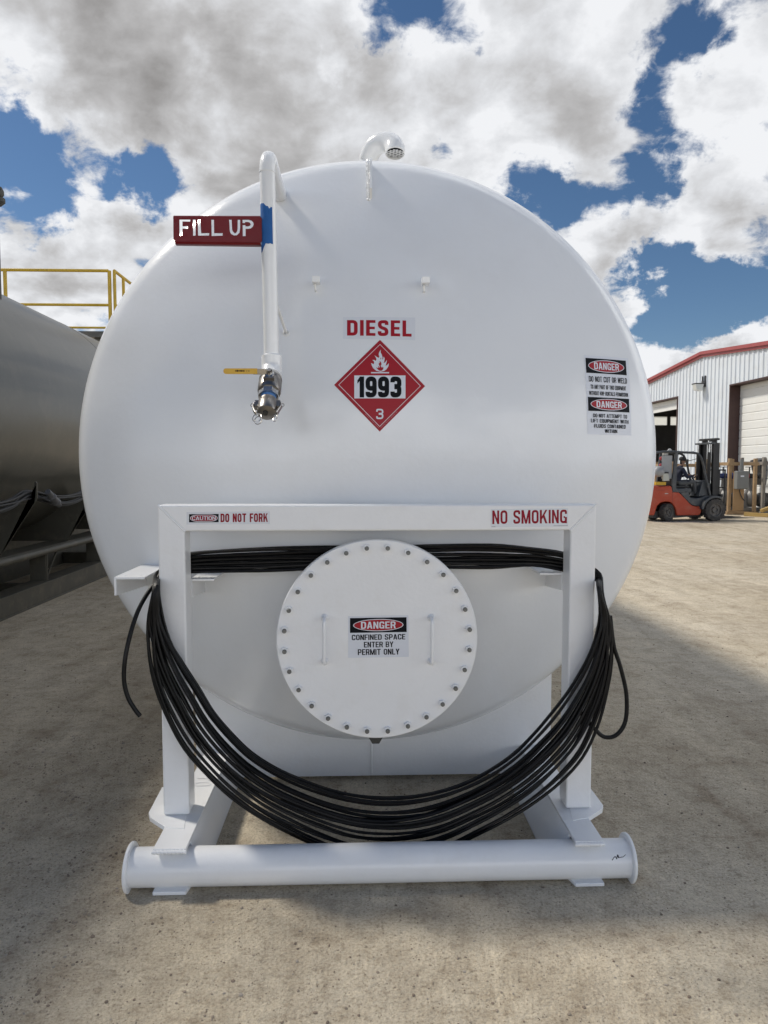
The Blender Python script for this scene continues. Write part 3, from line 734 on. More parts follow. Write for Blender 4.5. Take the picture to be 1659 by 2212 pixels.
# lifting lug, gooseneck vent, cable clips
a, b = H(801, 430), H(801, 360)
g = MB(); x = a.x
lp = [(head_y(x, a.z)-.002, a.z)]
zs = [a.z + (2.95-a.z)*i/12 for i in range(13)]
front = [(head_y(x, z) - .004 - .05*min(1, i/3), z) for i, z in enumerate(zs)]
zl = U(801, 338, head_y(x, 2.95)-.04).z
front += [(front[-1][0]+.01, zl-.02), (front[-1][0]+.03, zl)]
back = [(TY+.2, zl), (TY+.2, 2.9)] + [(head_y(x, z)+.03, z) for z in zs[::-1]]
g.prism(front+back, 'x', x-.0055, x+.0055, PIPEW)
lug = g.build('lifting_lug', T, bevel=.001)
g = MB(); vs = []
for i in range(46):
    z = a.z-.008 + (b.z+.05-a.z)*i/45; vs.append((x-.011+rnd.uniform(-.0015, .0015), head_y(x, z)-.002, z))
g.tube(vs, .007, PIPEW, 8, rad=[.0055 + .0035*(i % 2) + rnd.uniform(0, .0015) for i in range(46)]); g.build('weld_bead', lug)
VY = 4.25; vr = .0572
va = U(801, 350, VY+.05).x; vb = U(848, 338, VY-.02)
vt = U(825, 283, VY).z - vr; ex = (va+vb.x)/2; rr = (vb.x-va)/2+.012
pts = [(ex-rr, VY+.10, TZ+TR-.1), (ex-rr, VY+.10, vt-rr)] + [(ex - rr*math.cos(R_(t)), VY+.10-.16*(t/180), vt-rr+rr*math.sin(R_(t))) for t in range(12, 181, 12)]
pts += [(ex+rr, VY-.066, vt-rr-.022)]
g = MB(); g.tube(pts, vr, PIPEW, 32, caps=False)
vent = g.build('vent_pipe', T)
g = MB(); q = Vector(pts[-1]); vax = Vector((0, .006, .022)).normalized(); g.lathe([(vr-.001, .006), (vr, -.001), (vr-.006, -.003), (vr-.008, .012)], q, vax, PIPEW, 32)
g.lathe([(0, .014), (vr-.010, .014)], q, vax, BLACKPRINT_SHADE, 24)  # black disc stands in for the shade inside the pipe mouth
for k in range(-3, 4):
    for d in (-1, 1):
        o_ = k*.026; L_ = math.sqrt(max(0, (vr-.006)**2 - (o_*.7)**2)); dv = Vector((.86, d*.5, 0)).normalized(); nv = Vector((-dv.y, dv.x, 0))
        g.tube([q + nv*o_*.7 - dv*L_, q + nv*o_*.7 + dv*L_], .0019, PIPEW, 5)
g.build('vent_screen', vent)
for px, py in ((683, 601), (921, 603)):
    g = MB(); h_ = H(px, py+12); yy = h_.y - .07; a = U(px-9, py-6, yy); b = U(px+8, py+8, yy)
    g.prism(rpath([(a.x, b.z), (b.x, b.z), (b.x, a.z), (a.x, a.z)], .003, True), 'y', yy, yy+.05, PIPEW)
    g.tube([(a.x+.010, yy+.035, b.z), (a.x+.012, yy+.04, b.z-.022), (a.x+.014, h_.y+.01, b.z-.028)], .005, PIPEW, 8)
    g.build('cable_clip', T, bevel=.002)

# ---- stickers
def on_head(c4):
    f = bil([H(*p) for p in c4])
    def fn(u, v, h):
        p = f(u, v); y = head_y(p.x, p.z); p.y = y - .0006 - h; return p
    return fn
def on_flat(c4, Y):
    f = bil([U(*p, Y) for p in c4])
    def fn(u, v, h):
        p = f(u, v); p.y = Y - .0006 - h; return p
    return fn
unit = [(0, 0), (1, 0), (1, 1), (0, 1)]
rect = lambda x0, y0, x1, y1: [(x0, y0), (x1, y0), (x1, y1), (x0, y1)]
d = Decal().add([unit], STCLEAR).add(text('DIESEL', .055, .15, .945, .86, s=.20, w=.58, gap=.13), STRED)
d.build('diesel_sticker', T, on_head([(741, 685), (897, 686), (897, 735), (741, 732)]), 5)
# hazard diamond, drawn in the photograph's own enlargement: 4.608 px to a source pixel
cx0, cx1, cy0, cy1 = 120, 1492, 488, 1866
q = lambda x, y: ((x-cx0)/(cx1-cx0), 1-(y-cy0)/(cy1-cy0))
dia = [(810, 488), (1492, 1186), (805, 1866), (120, 1168)]
ring = [(810, 553), (1426, 1184), (805, 1796), (184, 1166)]; ring2 = [(810, 564), (1414, 1184), (805, 1785), (196, 1166)]
flame = [(815,974),(752,957),(705,917),(686,878),(675,842),(698,851),(712,858),(722,842),(719,815),(695,795),(722,794),(741,810),(756,790),(751,763),(727,724),(763,750),(788,764),(800,745),(789,714),(796,680),(822,637),(819,680),(838,720),(848,760),(840,792),(857,776),(866,742),(880,775),(873,815),(862,839),(880,836),(900,815),(913,792),(909,825),(892,884),(918,870),(944,844),(936,890),(907,935),(872,962)]
inner = [(783,946),(765,925),(748,905),(768,912),(785,916),(784,894),(792,880),(797,905),(806,912),(806,890),(791,868),(790,846),(806,838),(801,822),(812,813),(829,838),(831,866),(820,880),(825,898),(834,908),(846,892),(847,912),(864,903),(857,935),(838,957),(808,960)]
d = Decal().add([[q(*p) for p in dia]], STRED).add([[q(*ring[i]), q(*ring[(i+1) % 4]), q(*ring2[(i+1) % 4]), q(*ring2[i])] for i in range(4)], STPINK)
d.add([[q(*p) for p in flame]], STWHITE).add([[q(*p) for p in inner]], STRED).add([[q(*p) for p in ((818,790),(815,770),(826,757),(828,775))]], STRED, 0)
d.add([[q(*p) for p in ((674,978),(945,978),(945,996),(674,996))]], STWHITE, 0)
a, b = q(423, 1372), q(1193, 1028); d.add([rect(a[0], a[1], b[0], b[1])], STWHITE)
a, b = q(470, 1358), q(1132, 1044); d.add(text('1993', a[0], a[1], b[0], b[1], s=.225, w=.56, gap=.065), BLACKPRINT_SHADE)
a, b = q(752, 1680), q(860, 1528); d.add(text('3', a[0], a[1], b[0], b[1], s=.15, w=.7), STWHITE, 0)
for (x0, y0), (x1, y1), n in (((585, 1598), (795, 1815), 26), ((820, 1812), (1072, 1565), 30)):   # hairline print along the lower edges
    ps = []
    for i in range(n):
        if i % 9 == 8: continue
        t0, t1 = i/n, (i+.62)/n; dx, dy = x1-x0, y1-y0; l = math.hypot(dx, dy); nx, ny = -dy/l*5, dx/l*5
        ps.append([q(x0+dx*t0-nx, y0+dy*t0-ny), q(x0+dx*t1-nx, y0+dy*t1-ny), q(x0+dx*t1+nx, y0+dy*t1+ny), q(x0+dx*t0+nx, y0+dy*t0+ny)])
    d.add(ps, mat('fine_print', (.50, .16, .18), .4), 0)
d.build('hazard_placard', T, on_head([(722-.2, 734.8), (918, 734.8), (918, 932.5), (722-.2, 932.5)]), 7)
def danger_head(d, x0, y0, x1, y1, lay=1):
    """black header with the ringed red oval and DANGER"""
    cx, cy, w, h = (x0+x1)/2, (y0+y1)/2, x1-x0, y1-y0
    d.add([rect(x0, y0, x1, y1)], BLACKPRINT_SHADE, lay).add([ellipse(cx, cy, w*.445, h*.41)], STWHITE).add([ellipse(cx, cy, w*.430, h*.365)], STRED)
    d.add(text('DANGER', cx-w*.305, cy-h*.235, cx+w*.305, cy+h*.235, s=.17, w=.56, gap=.10), STWHITE)
d = Decal().add([unit], STWHITE); danger_head(d, .03, .60, .97, .955)
d.add(text('CONFINED SPACE', .06, .425, .945, .555) + text('ENTER BY', .26, .245, .745, .38) + text('PERMIT ONLY', .16, .065, .845, .205), BLACKPRINT_SHADE, 0)
d.build('danger_sticker', cover, on_flat([(752, 1331), (882, 1329), (883, 1419), (752, 1421)], 2.88))
d = Decal().add([unit], STWHITE); danger_head(d, .02, .775, .935, .965)
d.add(text('DO NOT CUT OR WELD', .07, .665, .93, .735, s=.15) + text('TO ANY PART OF THIS EQUIPMENT', .10, .575, .90, .628, s=.19, w=.6, gap=.12) + text('WITHOUT KRP RENTALS PERMISSION', .06, .495, .94, .545, s=.19, w=.6, gap=.12), BLACKPRINT_SHADE, 0)
danger_head(d, .03, .295, .96, .47, 0)
d.add(text('DO NOT ATTEMPT TO', .13, .215, .90, .262) + text('LIFT EQUIPMENT WITH', .08, .150, .93, .197) + text('FLUIDS CONTAINED', .15, .085, .86, .132) + text('WITHIN', .38, .025, .66, .070), BLACKPRINT_SHADE, 0)
d.build('danger_sticker', T, on_head([(1262, 767), (1357, 774), (1364, 941), (1269, 938)]), 5)
d = Decal().add([unit], STCLEAR).add([rect(.03, .17, .385, .83)], BLACKPRINT_SHADE)
pill = lambda m: rpath([(.042+m*.16, .225+m), (.373-m*.16, .225+m), (.373-m*.16, .775-m), (.042+m*.16, .775-m)], .12, True)
pill = lambda m: [(.13 + (.088-m*.16)*math.cos(R_(a)), .5 + (.275-m)*math.sin(R_(a))) for a in range(90, 271, 15)] + [(.285 + (.088-m*.16)*math.cos(R_(a)), .5 + (.275-m)*math.sin(R_(a))) for a in range(-90, 91, 15)]
d.add([pill(0)], STPINK).add([pill(.05)], STRED2).add(text('CAUTION', .066, .35, .35, .65, s=.15, w=.62, gap=.08), STWHITE)
d.add(text('DO NOT FORK', .408, .17, .975, .85, s=.19, w=.54, gap=.11), STRED2, 0)
d.build('caution_sticker', top_bar, on_flat([(403, 1106), (583, 1104.5), (583, 1132), (403, 1133)], PY0))
d = Decal().add([unit], STCLEAR).add(text('NO SMOKING', .02, .18, .985, .93, s=.165, w=.56, gap=.10), STRED2)
d.add([rect(.01, .02, .06, .035), rect(.81, .03, .995, .045)], BLACKPRINT_SHADE, 0)
d.build('no_smoking_sticker', top_bar, on_flat([(1060, 1100), (1227, 1098), (1227, 1137), (1060, 1139)], PY0))
# raised foundry letters on the left runner
d = Decal().add(text('O', 0, 0, .4, 1, s=.1) + text('1', .55, 0, .9, 1, s=.1), WHITE2)
rl = lambda u, v, h: Vector((XL0+.03+.075*v, 3.13+.10*u, RZ+.0008+h*3))
d.build('raised_lettering', T, rl)

# ------------------------------------------------------------------ the coil of black hose
def resample(P, n):
    P = catmull([Vector((*p, 0)) for p in P], 10); L_ = [0]
    for a, b in zip(P, P[1:]): L_.append(L_[-1] + (b-a).length)
    out = []
    for i in range(n):
        t = L_[-1]*i/(n-1); k = max(0, min(len(P)-2, next((j for j in range(len(P)-1) if L_[j+1] >= t), len(P)-2)))
        f = (t-L_[k])/max(1e-9, L_[k+1]-L_[k]); out.append(P[k]*(1-f)+P[k+1]*f)
    return out
def hose():
    inner = [(342,1262),(345,1300),(374,1395),(425,1475),(485,1565),(570,1643),(700,1700),(830,1722),(960,1706),(1080,1650),(1170,1565),(1245,1465),(1288,1370),(1297,1300),(1291,1264)]
    outer = [(332,1276),(319,1328),(320,1410),(337,1490),(366,1562),(405,1625),(480,1705),(565,1768),(655,1813),(740,1846),(830,1858),(930,1846),(1030,1803),(1150,1735),(1250,1645),(1292,1560),(1319,1450),(1320,1350),(1302,1288)]
    NP = 25; A, B = resample(inner, NP), resample(outer, NP)
    ts = [0, .03, .085, .12, .25, .285, .32, .345, .37, .40, .43, .46, .49, .60, .63, .66, .77, .80, .90, .94, 1.01]
    n = len(ts); perm = list(range(n)); rnd.shuffle(perm)
    g = MB()
    for i, t0 in enumerate(ts):
        ph, ph2, am = rnd.uniform(0, 6.3), rnd.uniform(0, 6.3), rnd.uniform(.012, .085) if 2 < i < n-2 else .015
        r = rnd.choice((.0060, .0064, .0068)); pts = []
        k = perm[i]; row, colm = k % 6, k // 6
        dY = ((i*7) % 5) * .013
        for j in range(NP):
            s = j/(NP-1); mid = math.sin(math.pi*s)
            tt = max(0, min(1.02, t0 + am*math.sin(ph + s*(5.0 + 3.5*math.sin(ph2)))*min(1, mid*2.2)))
            tt = tt if mid > .3 else tt*(mid/.3) + (row/5.)*(1-mid/.3)
            p = A[j]*(1-tt) + B[j]*tt
            pts.append(U(p.x + rnd.uniform(-1, 1), p.y + rnd.uniform(-.8, .8), 2.838 - dY - .012*math.sin(ph2+s*6)*mid - .018*mid))
        back = []
        for bx, by, w in ((1282, 1242, .4), (1250, 1226, .7), (1217, 1213, 1), (1150, 1204, 1), (1060, 1202, 1), (950, 1202, 1), (820, 1204, 1), (700, 1206, 1), (560, 1209, 1), (412, 1215, 1), (384, 1228, .7), (351, 1240, .4)):
            p = U(bx, by, 2.985); dz = (row-2.5)*.0145*w + rnd.uniform(-.004, .004)*w; 
            spread = 1.25 if 500 < bx < 1100 else .95
            y = 2.965 + colm*.0155 if w == 1 else (2.95 + colm*.012 if w > .5 else 2.92 + colm*.008)
            back.append(Vector((p.x + (row-2.5)*.004*(1-w)*(1 if bx > 800 else -1), y, p.z + dz*spread)))
        g.tube(catmull(pts + back, 4, True), r, HOSE, 8, closed=True)
    for path, y0, y1 in (([(350,1232),(338,1256),(318,1283),(298,1320),(281,1372),(270,1425),(268,1470),(276,1505),(290,1530),(303,1547)], 2.93, 2.72),
                         ([(1318,1330),(1326,1395),(1340,1440),(1353,1500),(1351,1557),(1332,1587),(1306,1592),(1284,1574),(1255,1540)], 2.83, 2.83)):
        m = len(path); g.tube(catmull([U(*p, y0+(y1-y0)*min(1, i/(m*.45))) for i, p in enumerate(path)], 6), .0088, HOSE, 10)
    o = g.build('hose', base=(TX, 2.84, .03)); 
    tag(o, 'long coil of black rubber hose looped around the white pipe frame of the diesel tank', 'hose')
hose()

# ------------------------------------------------------------------ the grey tank alongside
KH = mat('khaki_grey_paint', (.064, .064, .054), .33, var=.05, vscale=2, bump=.0012, bscale=7, coat=.10, dirt=((.16, .14, .11), .4, 2.2))
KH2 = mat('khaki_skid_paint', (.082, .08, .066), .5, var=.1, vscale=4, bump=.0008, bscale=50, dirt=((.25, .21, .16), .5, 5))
NX, NZ, NR = -4.9, 2.25, 1.55
N_ = thing('grey_tank', (NX, 7.5, 0), 'khaki grey horizontal tank on a tall skid left of the white diesel tank', 'storage tank')
g = MB(); g.lathe([(NR, -5.2), (NR, 6.5)], (NX, 7.5, NZ), (0, 1, 0), KH, 128); sh = g.build('tank_shell', N_)
for Y in (4.2, 10.45):
    g = MB(); g.lathe([(NR-.001, -.006), (NR+.0025, -.003), (NR+.0025, .003), (NR-.001, .006)], (NX, Y, NZ), (0, 1, 0), KH, 128); g.build('weld_seam', sh)
for y0, s in ((2.3, -1), (14.0, 1)):
    g = MB(); g.lathe([(NR, 0), (NR*.985, .07*1), (NR*.93, .17), (NR*.75, .33), (NR*.45, .46), (0, .52)], (NX, y0, NZ), (0, s, 0), KH, 96); g.build('tank_head', N_)
for s in (1, -1):
    xo = NX + s*(-3.72-NX)                                    # outer faces, near and far side
    xi = lambda d: xo - s*d
    g = MB(); mn = lambda a, b: (min(a, b), max(a, b))
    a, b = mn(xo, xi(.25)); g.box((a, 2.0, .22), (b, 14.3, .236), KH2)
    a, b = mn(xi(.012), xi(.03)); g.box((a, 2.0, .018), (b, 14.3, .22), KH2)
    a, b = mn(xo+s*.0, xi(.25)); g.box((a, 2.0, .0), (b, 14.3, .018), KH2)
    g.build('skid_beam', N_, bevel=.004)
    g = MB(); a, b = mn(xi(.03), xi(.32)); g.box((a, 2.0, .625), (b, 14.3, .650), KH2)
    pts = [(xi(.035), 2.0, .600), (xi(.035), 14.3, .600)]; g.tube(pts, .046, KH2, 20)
    g.build('upper_rail', N_, bevel=.004)
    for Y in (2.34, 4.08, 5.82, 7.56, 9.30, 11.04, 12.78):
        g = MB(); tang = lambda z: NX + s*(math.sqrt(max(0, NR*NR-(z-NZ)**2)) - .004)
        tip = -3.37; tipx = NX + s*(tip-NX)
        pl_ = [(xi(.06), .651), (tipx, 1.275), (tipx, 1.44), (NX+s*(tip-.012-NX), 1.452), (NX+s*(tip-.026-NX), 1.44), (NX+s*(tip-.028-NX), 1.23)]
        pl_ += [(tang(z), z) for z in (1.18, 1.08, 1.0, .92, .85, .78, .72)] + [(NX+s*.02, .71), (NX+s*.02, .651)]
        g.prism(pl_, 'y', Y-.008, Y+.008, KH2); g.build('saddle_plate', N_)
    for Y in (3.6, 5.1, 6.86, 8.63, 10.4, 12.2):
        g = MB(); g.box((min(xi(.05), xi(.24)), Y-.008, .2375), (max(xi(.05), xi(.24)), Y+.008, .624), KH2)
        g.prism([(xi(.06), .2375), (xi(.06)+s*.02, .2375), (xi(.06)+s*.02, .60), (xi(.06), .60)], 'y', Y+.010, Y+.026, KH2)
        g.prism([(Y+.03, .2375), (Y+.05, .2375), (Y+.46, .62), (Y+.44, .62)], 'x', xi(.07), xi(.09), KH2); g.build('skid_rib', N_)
g = MB(); g.box((NX-.03, 2.1, .02), (NX+.03, 14.2, .70), KH2); g.build('added_light_block', N_)  # unseen plate, added to stop sun passing beneath the grey tank
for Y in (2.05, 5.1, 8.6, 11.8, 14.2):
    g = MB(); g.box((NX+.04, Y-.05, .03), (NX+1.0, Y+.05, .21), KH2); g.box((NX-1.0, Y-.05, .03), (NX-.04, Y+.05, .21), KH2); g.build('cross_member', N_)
g = MB(); vp = U(-2, 560, 8.0); g.tube([(vp.x, 8.0, 3.4), (vp.x, 8.0, 4.66)], .014, KH2, 12); 
vv = g.build('vent_pipe', N_)
g = MB(); c_ = U(2, 425, 8.0); g.lathe([(0, .11), (.03, .10), (.05, .06), (.05, .02), (.035, .0), (.06, -.02), (.06, -.06), (.03, -.09), (.02, -.10)], (c_.x-.02, 8.0, c_.z), (0, 0, 1), PLUG, 20); g.build('vent_cap', vv)

g = MB(); g.box((-5.6, 1.2, 3.76), (-3.74, 6.7, 3.80), KH2); wk = g.build('added_shade_deck', N_)  # out-of-view deck, added to cast shade on the ground at the left
g = MB()
for z in (4.3, 4.85): g.tube([(-3.78, 1.2, z), (-3.78, 6.7, z)], .022, YRAIL, 10)
for k in range(5): g.tube([(-3.78, 1.25+1.35*k, 3.8), (-3.78, 1.25+1.35*k, 4.85)], .024, YRAIL, 10)
g.build('guard_rail', wk)  # rail added along with the unseen shading deck
for y in (1.6, 3.9, 6.3):
    g = MB(); g.prism([(-3.80, 3.755), (-4.6, 3.755), (-4.6, 3.74), (NX+NR*.6, 3.45), (-3.86, 3.70)], 'y', y-.02, y+.02, KH2); g.build('shade_deck_bracket', N_)  # brackets added to carry the unseen shading deck
CABM = mat('grey_cable', (.018, .020, .023), .55, var=.25, vscale=10)
CONM = mat('connector_grey', (.10, .105, .115), .5, 0, var=.1)
cb_ = thing('power_cable', (-3.46, 7.6, 1.1), 'bundle of dark grey power cable hung along the grey tank on its hooks', 'cable')
g = MB()
hooks = [(-3.42, Y) for Y in (5.82, 7.56, 9.30, 11.04)]
for k in range(9):
    pts = []
    for i, (hx, hy) in enumerate(hooks):
        q_ = (k % 3)*.026; z0 = 1.275 + (k//3)*.034 + (k % 3)*.006
        pts.append((hx-.015-q_, hy, z0))
        if i < 3:
            sag = .035 + .016*((k*5) % 9) + rnd.uniform(-.008, .008)
            pts += [(hx-.0-q_*.6, hy+.45, z0 - sag*.72), (hx+.005-q_*.6, hy+.87, z0 - sag), (hx-.0-q_*.6, hy+1.3, z0 - sag*.72)]
    g.tube(catmull(pts, 6), .0125, CABM, 8)
g.build('cable', cb_)
g = MB()
pa, pb = U(97, 1062, 7.75), U(140, 1092, 8.05); pa.x, pb.x = -3.345, -3.35; ax = (pb-pa).normalized(); ln = (pb-pa).length
g.lathe([(0, 0), (.030, 0), (.034, .03), (.034, ln*.3), (.044, ln*.32), (.044, ln*.42), (.038, ln*.44), (.040, ln*.68), (.046, ln*.70), (.046, ln*.78), (.030, ln*.82), (.026, ln), (0, ln)], pa, ax, CONM, 24)
g.build('connector', cb_)

# ------------------------------------------------------------------ yellow guard rails on a platform beyond
PF = thing('access_platform', (-6.6, 15.6, 0), 'high access platform with yellow guard rails beyond the grey tank', 'platform')
Yp = 15.0; rt, rm, rb = U(235, 585, Yp).z, U(235, 659, Yp).z, U(235, 708, Yp).z; xr = U(236, 585, Yp).x; dz = rb-.08
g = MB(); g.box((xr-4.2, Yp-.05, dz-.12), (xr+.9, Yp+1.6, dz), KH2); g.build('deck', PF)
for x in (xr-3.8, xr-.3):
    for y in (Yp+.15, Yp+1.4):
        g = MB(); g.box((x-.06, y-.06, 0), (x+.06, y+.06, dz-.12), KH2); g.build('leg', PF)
g = MB(); rr_ = .032
g.tube([(xr-4.2, Yp, rt), (xr-.02, Yp, rt)], rr_, YRAIL, 12); g.tube([(xr-4.2, Yp, rm), (xr, Yp, rm)], rr_*.9, YRAIL, 12); g.tube([(xr-4.2, Yp, rb), (xr, Yp, rb)], rr_*.7, YRAIL, 10)
for x in (xr, xr-2.1, xr-4.2): g.tube([(x, Yp, dz), (x, Yp, rt)], rr_*1.15, YRAIL, 12)
g.build('guard_rail', PF)
g = MB(); x2 = U(247, 587, Yp).x; p2 = U(282, 612, Yp*1.07)
for y in (Yp, Yp+.55, Yp+1.55): g.tube([(x2+(.0 if y == Yp else .0), y, dz), (x2, y, rt)], rr_, YRAIL, 12)
for z in (rt, rm): g.tube([(x2, Yp, z), (x2+.02, Yp+1.6, z)], rr_, YRAIL, 12)
g.build('guard_rail', PF)

# ------------------------------------------------------------------ warehouse
SID = mat('white_metal_siding', (.66, .71, .76), .45, var=.03, vscale=1.2, dirt=((.45, .42, .36), .3, 1.5))
DOORM = mat('roller_door_white', (.74, .75, .73), .5, var=.03, vscale=2, dirt=((.5, .46, .38), .35, 2))
ROOFR = mat('red_trim', (.33, .065, .065), .45, var=.08, vscale=3)
JAMB = mat('brown_steel', (.060, .028, .024), .55, var=.15, vscale=4)
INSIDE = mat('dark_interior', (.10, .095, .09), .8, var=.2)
WX, WY0, WY1, WR = 14.0, 19.6, 37.6, 28.7
zr = 6.18; sl = .085
roofz = lambda y: zr - sl*abs(y-WR)
RD = (21.9, 26.5); LD = (31.0, 35.4); LZ = 4.66
W_ = thing('warehouse', (WX+8, WR, 0), 'white corrugated metal warehouse with red roof trim and tall roller doors', 'warehouse')
g = MB(); ribs = []; y = WY0; step = .305
while y < WY1 - 1e-6:
    for a, b, d in ((0, .16, 0), (.16, .195, None), (.195, .265, -.032), (.265, .305, None)):
        pass
    ribs.append(y); y += step
def strip(y0, y1, x0, x1):
    for zb, cond in ((0, None),):
        ym = (y0+y1)/2
        zb = LZ if (RD[0] < ym < RD[1] or LD[0] < ym < LD[1]) else 0
        g.add([(x0, y0, zb), (x1, y1, zb), (x1, y1, roofz(y1)), (x0, y0, roofz(y0))], [(0, 1, 2, 3)], SID)
for y in ribs:
    q_ = [(y, WX), (y+.17, WX), (y+.195, WX-.036), (y+.27, WX-.036), (y+step, WX)]
    for (a, xa), (b, xb) in zip(q_, q_[1:]):
        cuts_ = sorted([a, b] + [c for c in (*RD, *LD, WR) if a+1e-4 < c < b-1e-4])
        for c, d_ in zip(cuts_, cuts_[1:]): strip(c, d_, xa+(xb-xa)*(c-a)/(b-a), xa+(xb-xa)*(d_-a)/(b-a))
# plain inner skin, side walls, far wall
g.build('gable_wall', W_, smooth=False)
g = MB(); WXE = WX+26; yt = max(ribs)+step
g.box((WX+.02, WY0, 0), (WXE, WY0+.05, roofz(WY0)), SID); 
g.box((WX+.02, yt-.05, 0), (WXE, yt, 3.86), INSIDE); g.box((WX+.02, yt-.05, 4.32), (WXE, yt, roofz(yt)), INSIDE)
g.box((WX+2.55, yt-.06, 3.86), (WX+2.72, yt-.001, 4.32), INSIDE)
g.box((WXE-.05, WY0+.05, 0), (WXE, yt-.05, roofz(WY0)), SID); g.build('side_wall', W_, smooth=False)
tm = bpy.data.materials.new('translucent_panel'); tm.use_nodes = True; nt = tm.node_tree
for n in list(nt.nodes):
    if n.type == 'BSDF_PRINCIPLED': nt.nodes.remove(n)
tb = nt.nodes.new('ShaderNodeBsdfTranslucent'); tb.inputs[0].default_value = (.75, .76, .72, 1); nt.links.new(tb.outputs[0], [n for n in nt.nodes if n.type == 'OUTPUT_MATERIAL'][0].inputs[0])
g = MB(); g.add([(WX+.02, yt-.025, 3.86), (WXE, yt-.025, 3.86), (WXE, yt-.025, 4.32), (WX+.02, yt-.025, 4.32)], [(0, 1, 2, 3)], tm); g.build('translucent_panel', W_, smooth=False)
g = MB()
g.prism([(WY0-.3, roofz(WY0-.3)+.02), (WR, zr+.02), (yt+.3, roofz(yt+.3)+.02), (yt+.3, roofz(yt+.3)+.07), (WR, zr+.08), (WY0-.3, roofz(WY0-.3)+.07)], 'x', WX-.06, WXE+.1, SID); g.build('roof', W_, smooth=False)
g = MB()
for a, b in ((WY0-.32, WR), (WR, yt+.32)):
    za, zb = roofz(a), roofz(b)
    g.add([(WX-.10, a, za-.12), (WX-.10, b, zb-.12), (WX-.10, b, zb+.06), (WX-.10, a, za+.06), (WX-.16, a, za-.02), (WX-.16, b, zb-.02), (WX-.16, b, zb+.11), (WX-.16, a, za+.11), (WX+.1, a, za+.11), (WX+.1, b, zb+.11), (WX-.045, a, za-.12), (WX-.045, b, zb-.12)],
          [(0, 1, 2, 3)[::-1], (3, 2, 5, 4), (4, 5, 6, 7), (7, 6, 9, 8), (0, 10, 11, 1)], ROOFR)
g.build('roof_trim', W_, smooth=False)
g = MB()                                                    # steel lining of the openings
for y0, y1 in (RD, LD):
    g = MB(); g.box((WX-.04, y1, 0), (WX+.36, y1+.06, LZ), JAMB); g.box((WX-.04, y0-.06, 0), (WX+.36, y0, LZ), JAMB)
    g.box((WX-.045, y0-.06, LZ-.001), (WX+.36, y1+.06, LZ+.05), JAMB); g.build('door_frame', W_, smooth=False)
def roller(y0, y1, z0, z1, x):
    g = MB(); z = z0; k = 0
    while z < z1 - 1e-6:
        h_ = min(.30, z1-z); 
        g.prism([(x, z), (x, z+h_*.82), (x+.014, z+h_*.88), (x+.014, z+h_), (x+.05, z+h_), (x+.05, z)], 'y', y0, y1, DOORM); z += .30; k += 1
    return g.build('roller_door', W_, smooth=False)
roller(RD[0]+.01, RD[1]-.01, .02, LZ-.002, WX+.35)
roller(LD[0]+.01, LD[1]-.01, LZ-.46, LZ-.002, WX+.2)
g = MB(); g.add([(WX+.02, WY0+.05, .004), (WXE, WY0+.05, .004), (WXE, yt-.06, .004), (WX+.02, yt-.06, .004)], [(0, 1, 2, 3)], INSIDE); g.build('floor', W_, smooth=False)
lm = mat('lamp_dark', (.04, .04, .042), .5); lw = mat('lamp_lens', (.62, .64, .62), .2)
a = U(1524, 832, 1); ly = WX/ray(1523, 835).x*ray(1523, 835).y; lz = CAM_H + WX/ray(1523, 835).x*ray(1523, 835).z
g = MB(); g.box((WX-.10, ly-.16, lz-.02), (WX-.037, ly+.12, lz+.22), lm); g.box((WX-.30, ly-.10, lz+.02), (WX-.1, ly-.05, lz+.07), lm); g.box((WX-.46, ly-.15, lz+.09), (WX-.1, ly+.2, lz+.13), lm)
for d_ in (-.13, .08): g.tube([(WX-.07, ly+d_, lz+.2), (WX-.07, ly+d_, lz+.42)], .03, lm, 8)
wl = g.build('wall_lamp', W_, smooth=False); g = MB(); g.prism([(WX-.45, lz+.09), (WX-.40, lz-.14), (WX-.16, lz-.18), (WX-.11, lz+.09)], 'y', ly-.13, ly+.18, lw); g.build('lamp_lens', wl, bevel=.01)

# ------------------------------------------------------------------ forklift, built facing +x, wheels on z = 0
FO = mat('forklift_red', (.40, .052, .020), .45, var=.08, vscale=4, coat=.1, dirt=((.24, .18, .13), .4, 4), spec=.3)
FG = mat('forklift_grey', (.045, .052, .060), .5, var=.15, vscale=6, dirt=((.22, .19, .15), .5, 5))
FB = mat('forklift_black', (.012, .012, .013), .5, var=.2, vscale=9)
TYRE = mat('solid_tyre', (.045, .042, .040), .85, var=.2, vscale=12, dirt=((.20, .17, .13), .7, 7))
RIM = mat('dusty_rim', (.13, .12, .11), .7, var=.15, vscale=8)
CHR = mat('ram_chrome', (.6, .6, .6), .2, 1)
GLASS = mat('document_box', (.42, .43, .38), .4)
LPGM = mat('gas_bottle_grey', (.28, .29, .30), .4, var=.1)
REDL = mat('lamp_red', (.30, .012, .02), .3)
SILV = mat('silver_bracket', (.42, .42, .41), .45, .4)
ang = R_(6.0)
f_c = U(1541, 1127, 1); r_ = ray(1541, 1125.5); tg = -CAM_H/r_.z; FW = Vector((r_.x*tg, r_.y*tg, 0))     # contact of the near front wheel
FX, FY, FZ = Vector((math.cos(ang), math.sin(ang), 0)), Vector((-math.sin(ang), math.cos(ang), 0)), Vector((0, 0, 1))
ORG = FW + FY*.50                                             # centre of the front axle
MF = Matrix(((FX.x, FY.x, 0, ORG.x), (FX.y, FY.y, 0, ORG.y), (0, 0, 1, 0), (0, 0, 0, 1)))
class FM(MB):
    def __init__(s, M=None): super().__init__(); s.M = M or MF
    def add(s, vs, fs, mat): super().add([s.M @ Vector(v) for v in vs], fs, mat)
FL = thing('forklift', ORG + FX*-.8, 'red and grey forklift with raised black mast driving past the warehouse', 'forklift')
hw = .46
